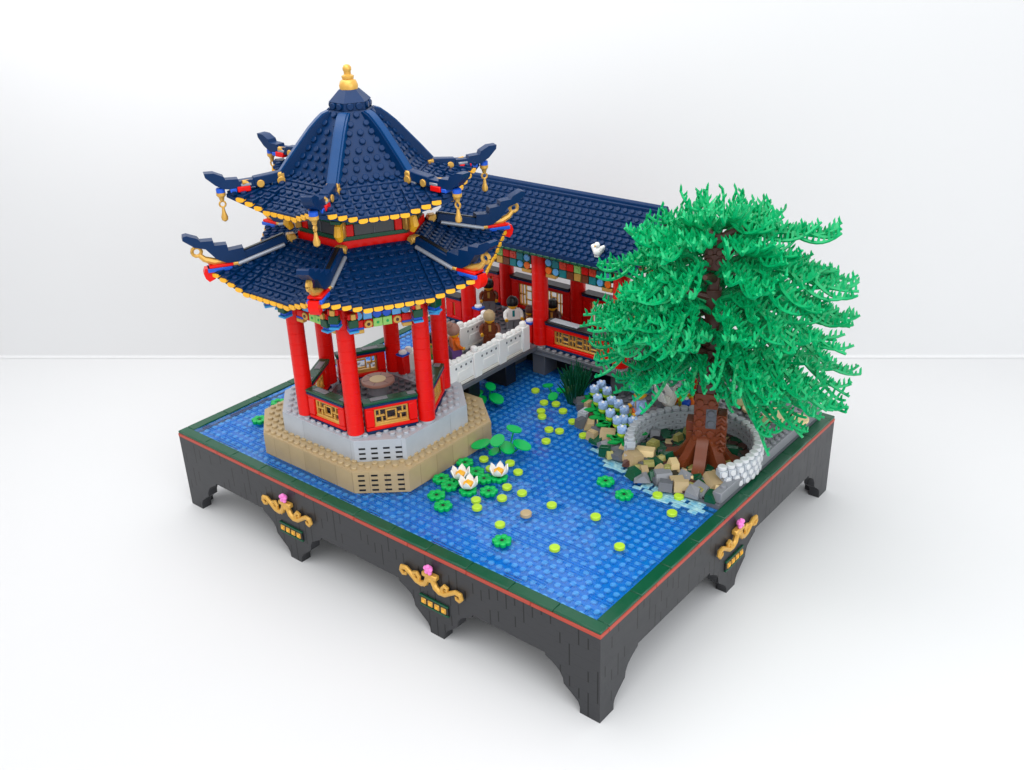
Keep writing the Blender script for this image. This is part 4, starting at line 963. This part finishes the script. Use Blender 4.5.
# leafy pads
def leafpad(u, v, label, s=1.):
    x, y = un(u, v, .1); m = MB(); m.push(T3(x, y, -.08) @ RZ(random.uniform(0, 6)) @ Matrix.Scale(s*.78, 4)); m.lathe((0, 0, .05), [(.5, 0), (.5, .28)], 'pad', 14)
    for k in range(7): a = k*2*pi/7; m.lathe((cos(a)*.66, sin(a)*.66, .04), [(.3, 0), (.33, .04), (.33, .36), (.25, .42)], 'green', 12)
    m.box((0, 0, .36), (.3, .3, .06), 'black', .02); m.pop(); o = m.build('lily_pad', base=(x, y, -.1)); tag(o, label, 'lily pad', 'scalloped green lily pads'); return x, y
for u, v, lab in ((441.4, 479, 'scalloped green lily pad left of the left lotus, topmost of the cluster by the base'), (449.5, 486, 'scalloped green lily pad in the middle of the cluster between base corner and lotuses'), (436.5, 495.5, 'scalloped green lily pad leftmost in the cluster by the base'), (443, 506, 'scalloped green lily pad nearest the front rim in the cluster by the base'),
    (468, 491, 'scalloped green lily pad carrying the front lotus'), (459.5, 480.5, 'scalloped green lily pad carrying the left lotus'), (488.7, 491.5, 'scalloped green lily pad right of the front lotus on open water'), (465, 463, 'scalloped green lily pad close to the tan base behind the left lotus'), (484, 479, 'scalloped green lily pad between the front and the right lotus'), (499, 478, 'scalloped green lily pad carrying the right lotus'), (476, 472, 'scalloped dark green lily pad in the gap behind the lotuses'),
    (259.8, 420, 'scalloped green lily pad at the left corner of the tan base'), (278.4, 403, 'scalloped green lily pad behind the left corner of the base'), (605.5, 481.5, 'scalloped green lily pad by the shore, the left one of two'), (624, 495, 'scalloped green lily pad by the shore, the right one of two'), (502, 541, 'lone scalloped green lily pad on open water nearest the front rim')): leafpad(u, v, lab)
def lotus(u, v, label):
    x, y = un(u, v, .75); p = (x, y, .3); e = thing('lotus', p, label, 'lotus', 'white lotus flowers')
    m = MB()
    for k in range(6):
        a = k*pi/3; m.push(T3(x, y, .32) @ RZ(a)); N = 5
        pr = [(.1, 0, .1), (.45, .05, .28), (.66, .26, .34), (.76, .56, .24), (.82, .86, .02)]
        vs = []
        for o in (0, -.07):
            for r, z, w in pr: vs += [(r+o, -w*1.1, z), (r+o+.05, 0, z), (r+o, w*1.1, z)]
        fs = []
        for o in (0, 15):
            for i in range(4):
                for j in range(2): q = [o+i*3+j, o+(i+1)*3+j, o+(i+1)*3+j+1, o+i*3+j+1]; fs.append(q if o else q[::-1])
        for i in range(4):
            for j in (0, 2): q = [i*3+j, (i+1)*3+j, 15+(i+1)*3+j, 15+i*3+j]; fs.append(q)
        m.add(vs, fs, 'white'); m.pop()
    m.build('petals', e, p)
    m = MB(); m.lathe((x, y, .33), [(.2, 0), (.4, .2), (.42, .42), (.24, .52)], 'amber', 12); m.ball((x, y, .88), .17, 'yellow', 8, 5); m.build('stamen', e, p)
lotus(460.4, 472.8, 'white lotus with orange heart, left one of the front pair'); lotus(468.2, 482.5, 'white lotus with orange heart, nearest the front rim'); lotus(498.8, 470, 'white lotus with orange heart standing apart on the right')
# lime pads
lp = [(483.8, 459, 'between the tan base and the right lotus'), (510, 463, 'just right of the right lotus, the rear one'), (518, 472, 'right of the right lotus, the second one outward'), (490.5, 468.5, 'half hidden behind the right lotus'), (507, 487, 'below the right lotus, first of three'), (522, 493, 'below the right lotus, farthest right of three'), (502, 498, 'below the right lotus, nearest the front of three'),
 (476, 500, 'below the front lotus, the rear one of a touching pair'), (477, 507.5, 'below the front lotus, the front one of a touching pair'), (500, 524.5, 'directly behind the lone scalloped pad'), (535.5, 390.5, 'nearest to the bridge in the shade'), (544, 402.5, 'second from the bridge in the row by the gallery'), (541, 411, 'rear one of two close together in the pond middle'), (542, 416.5, 'front one of two close together in the pond middle'),
 (551.7, 505, 'on open water level with the shore pads'), (595.6, 516.6, 'on open water between shore pads and front corner'), (657.6, 495, 'on the foam edge, left one of two by the rocks'), (679, 496.5, 'on the foam edge, right one of two by the rocks'), (672, 513, 'closest to the right rim'), (619.5, 546.5, 'nearest the front corner'), (554.6, 548, 'on open water right of the lone scalloped pad'),
 (572.7, 421.5, 'against the shore rocks below the reeds'), (583.4, 435.5, 'against the shore rocks, front one of the pair'), (559.5, 431, 'off the shore rocks in open shade'), (549, 429.5, 'left of the shore pads in the pond middle'), (556, 404, 'below the floating leaves left of the reeds'), (563, 411, 'between reeds and the shore pads'), (546, 441, 'alone right of the stalked leaves')]
for u, v, w in lp:
    x, y = un(u, v, .1); m = MB(); m.lathe((x, y, -.07), [(.38, 0), (.42, .04), (.42, .26), (.37, .31)], 'lime', 18); m.lathe((x, y, .24), [(.2, 0), (.2, .012)], 'lime', 12)
    tag(m.build('lily_disc', base=(x, y, -.07)), 'small round lime pad '+w, 'lily pad', 'round lime pads on the pond')
x, y = un(526, 514, .1); m = MB(); m.lathe((x, y, -.07), [(.42, 0), (.47, .05), (.47, .3), (.41, .36)], 'tan', 18); tag(m.build('lily_disc', base=(x, y, -.07)), 'single beige round pad among the lime ones', 'lily pad')

# ------------------------------------------------------------------ lamps
def lamp(name, pos, target, sx, sy, rad, color=(1, 1, 1)):
    l = bpy.data.lights.new(name, 'AREA'); l.shape = 'RECTANGLE'; l.size = sx*U; l.size_y = sy*U; l.energy = rad*pi*(sx*U)*(sy*U); l.color = color
    o = bpy.data.objects.new(name, l); col.objects.link(o); o.location = Vector(pos)*U
    o.rotation_euler = (Vector(target)-Vector(pos)).to_track_quat('-Z', 'Y').to_euler(); return o
lamp('softbox_lamp', (20, 12, 112), (24, 16, 0), 170, 120, .9, (1, .985, .96))
lamp('fill_lamp', (150, -20, 60), (35, 15, 0), 100, 80, 2.6, (.92, .96, 1))
lamp('backdrop_lamp', (-8, 6, 64), (-12, 50, 38), 90, 30, 2.7)
lamp('front_lamp', (66, -66, 112), (28, 14, 0), 130, 90, 1.6)
bg = world.node_tree.nodes['Background']; bg.inputs['Color'].default_value = (.97, .98, 1, 1); bg.inputs['Strength'].default_value = .86
scene.render.engine = 'CYCLES'
scene.cycles.max_bounces = 8; scene.cycles.transparent_max_bounces = 8
vs_ = scene.view_settings; vs_.view_transform = 'Standard'; vs_.look = 'None'; vs_.exposure = 0; vs_.gamma = 1; vs_.use_curve_mapping = False
scene.render.resolution_x = 1024; scene.render.resolution_y = 770
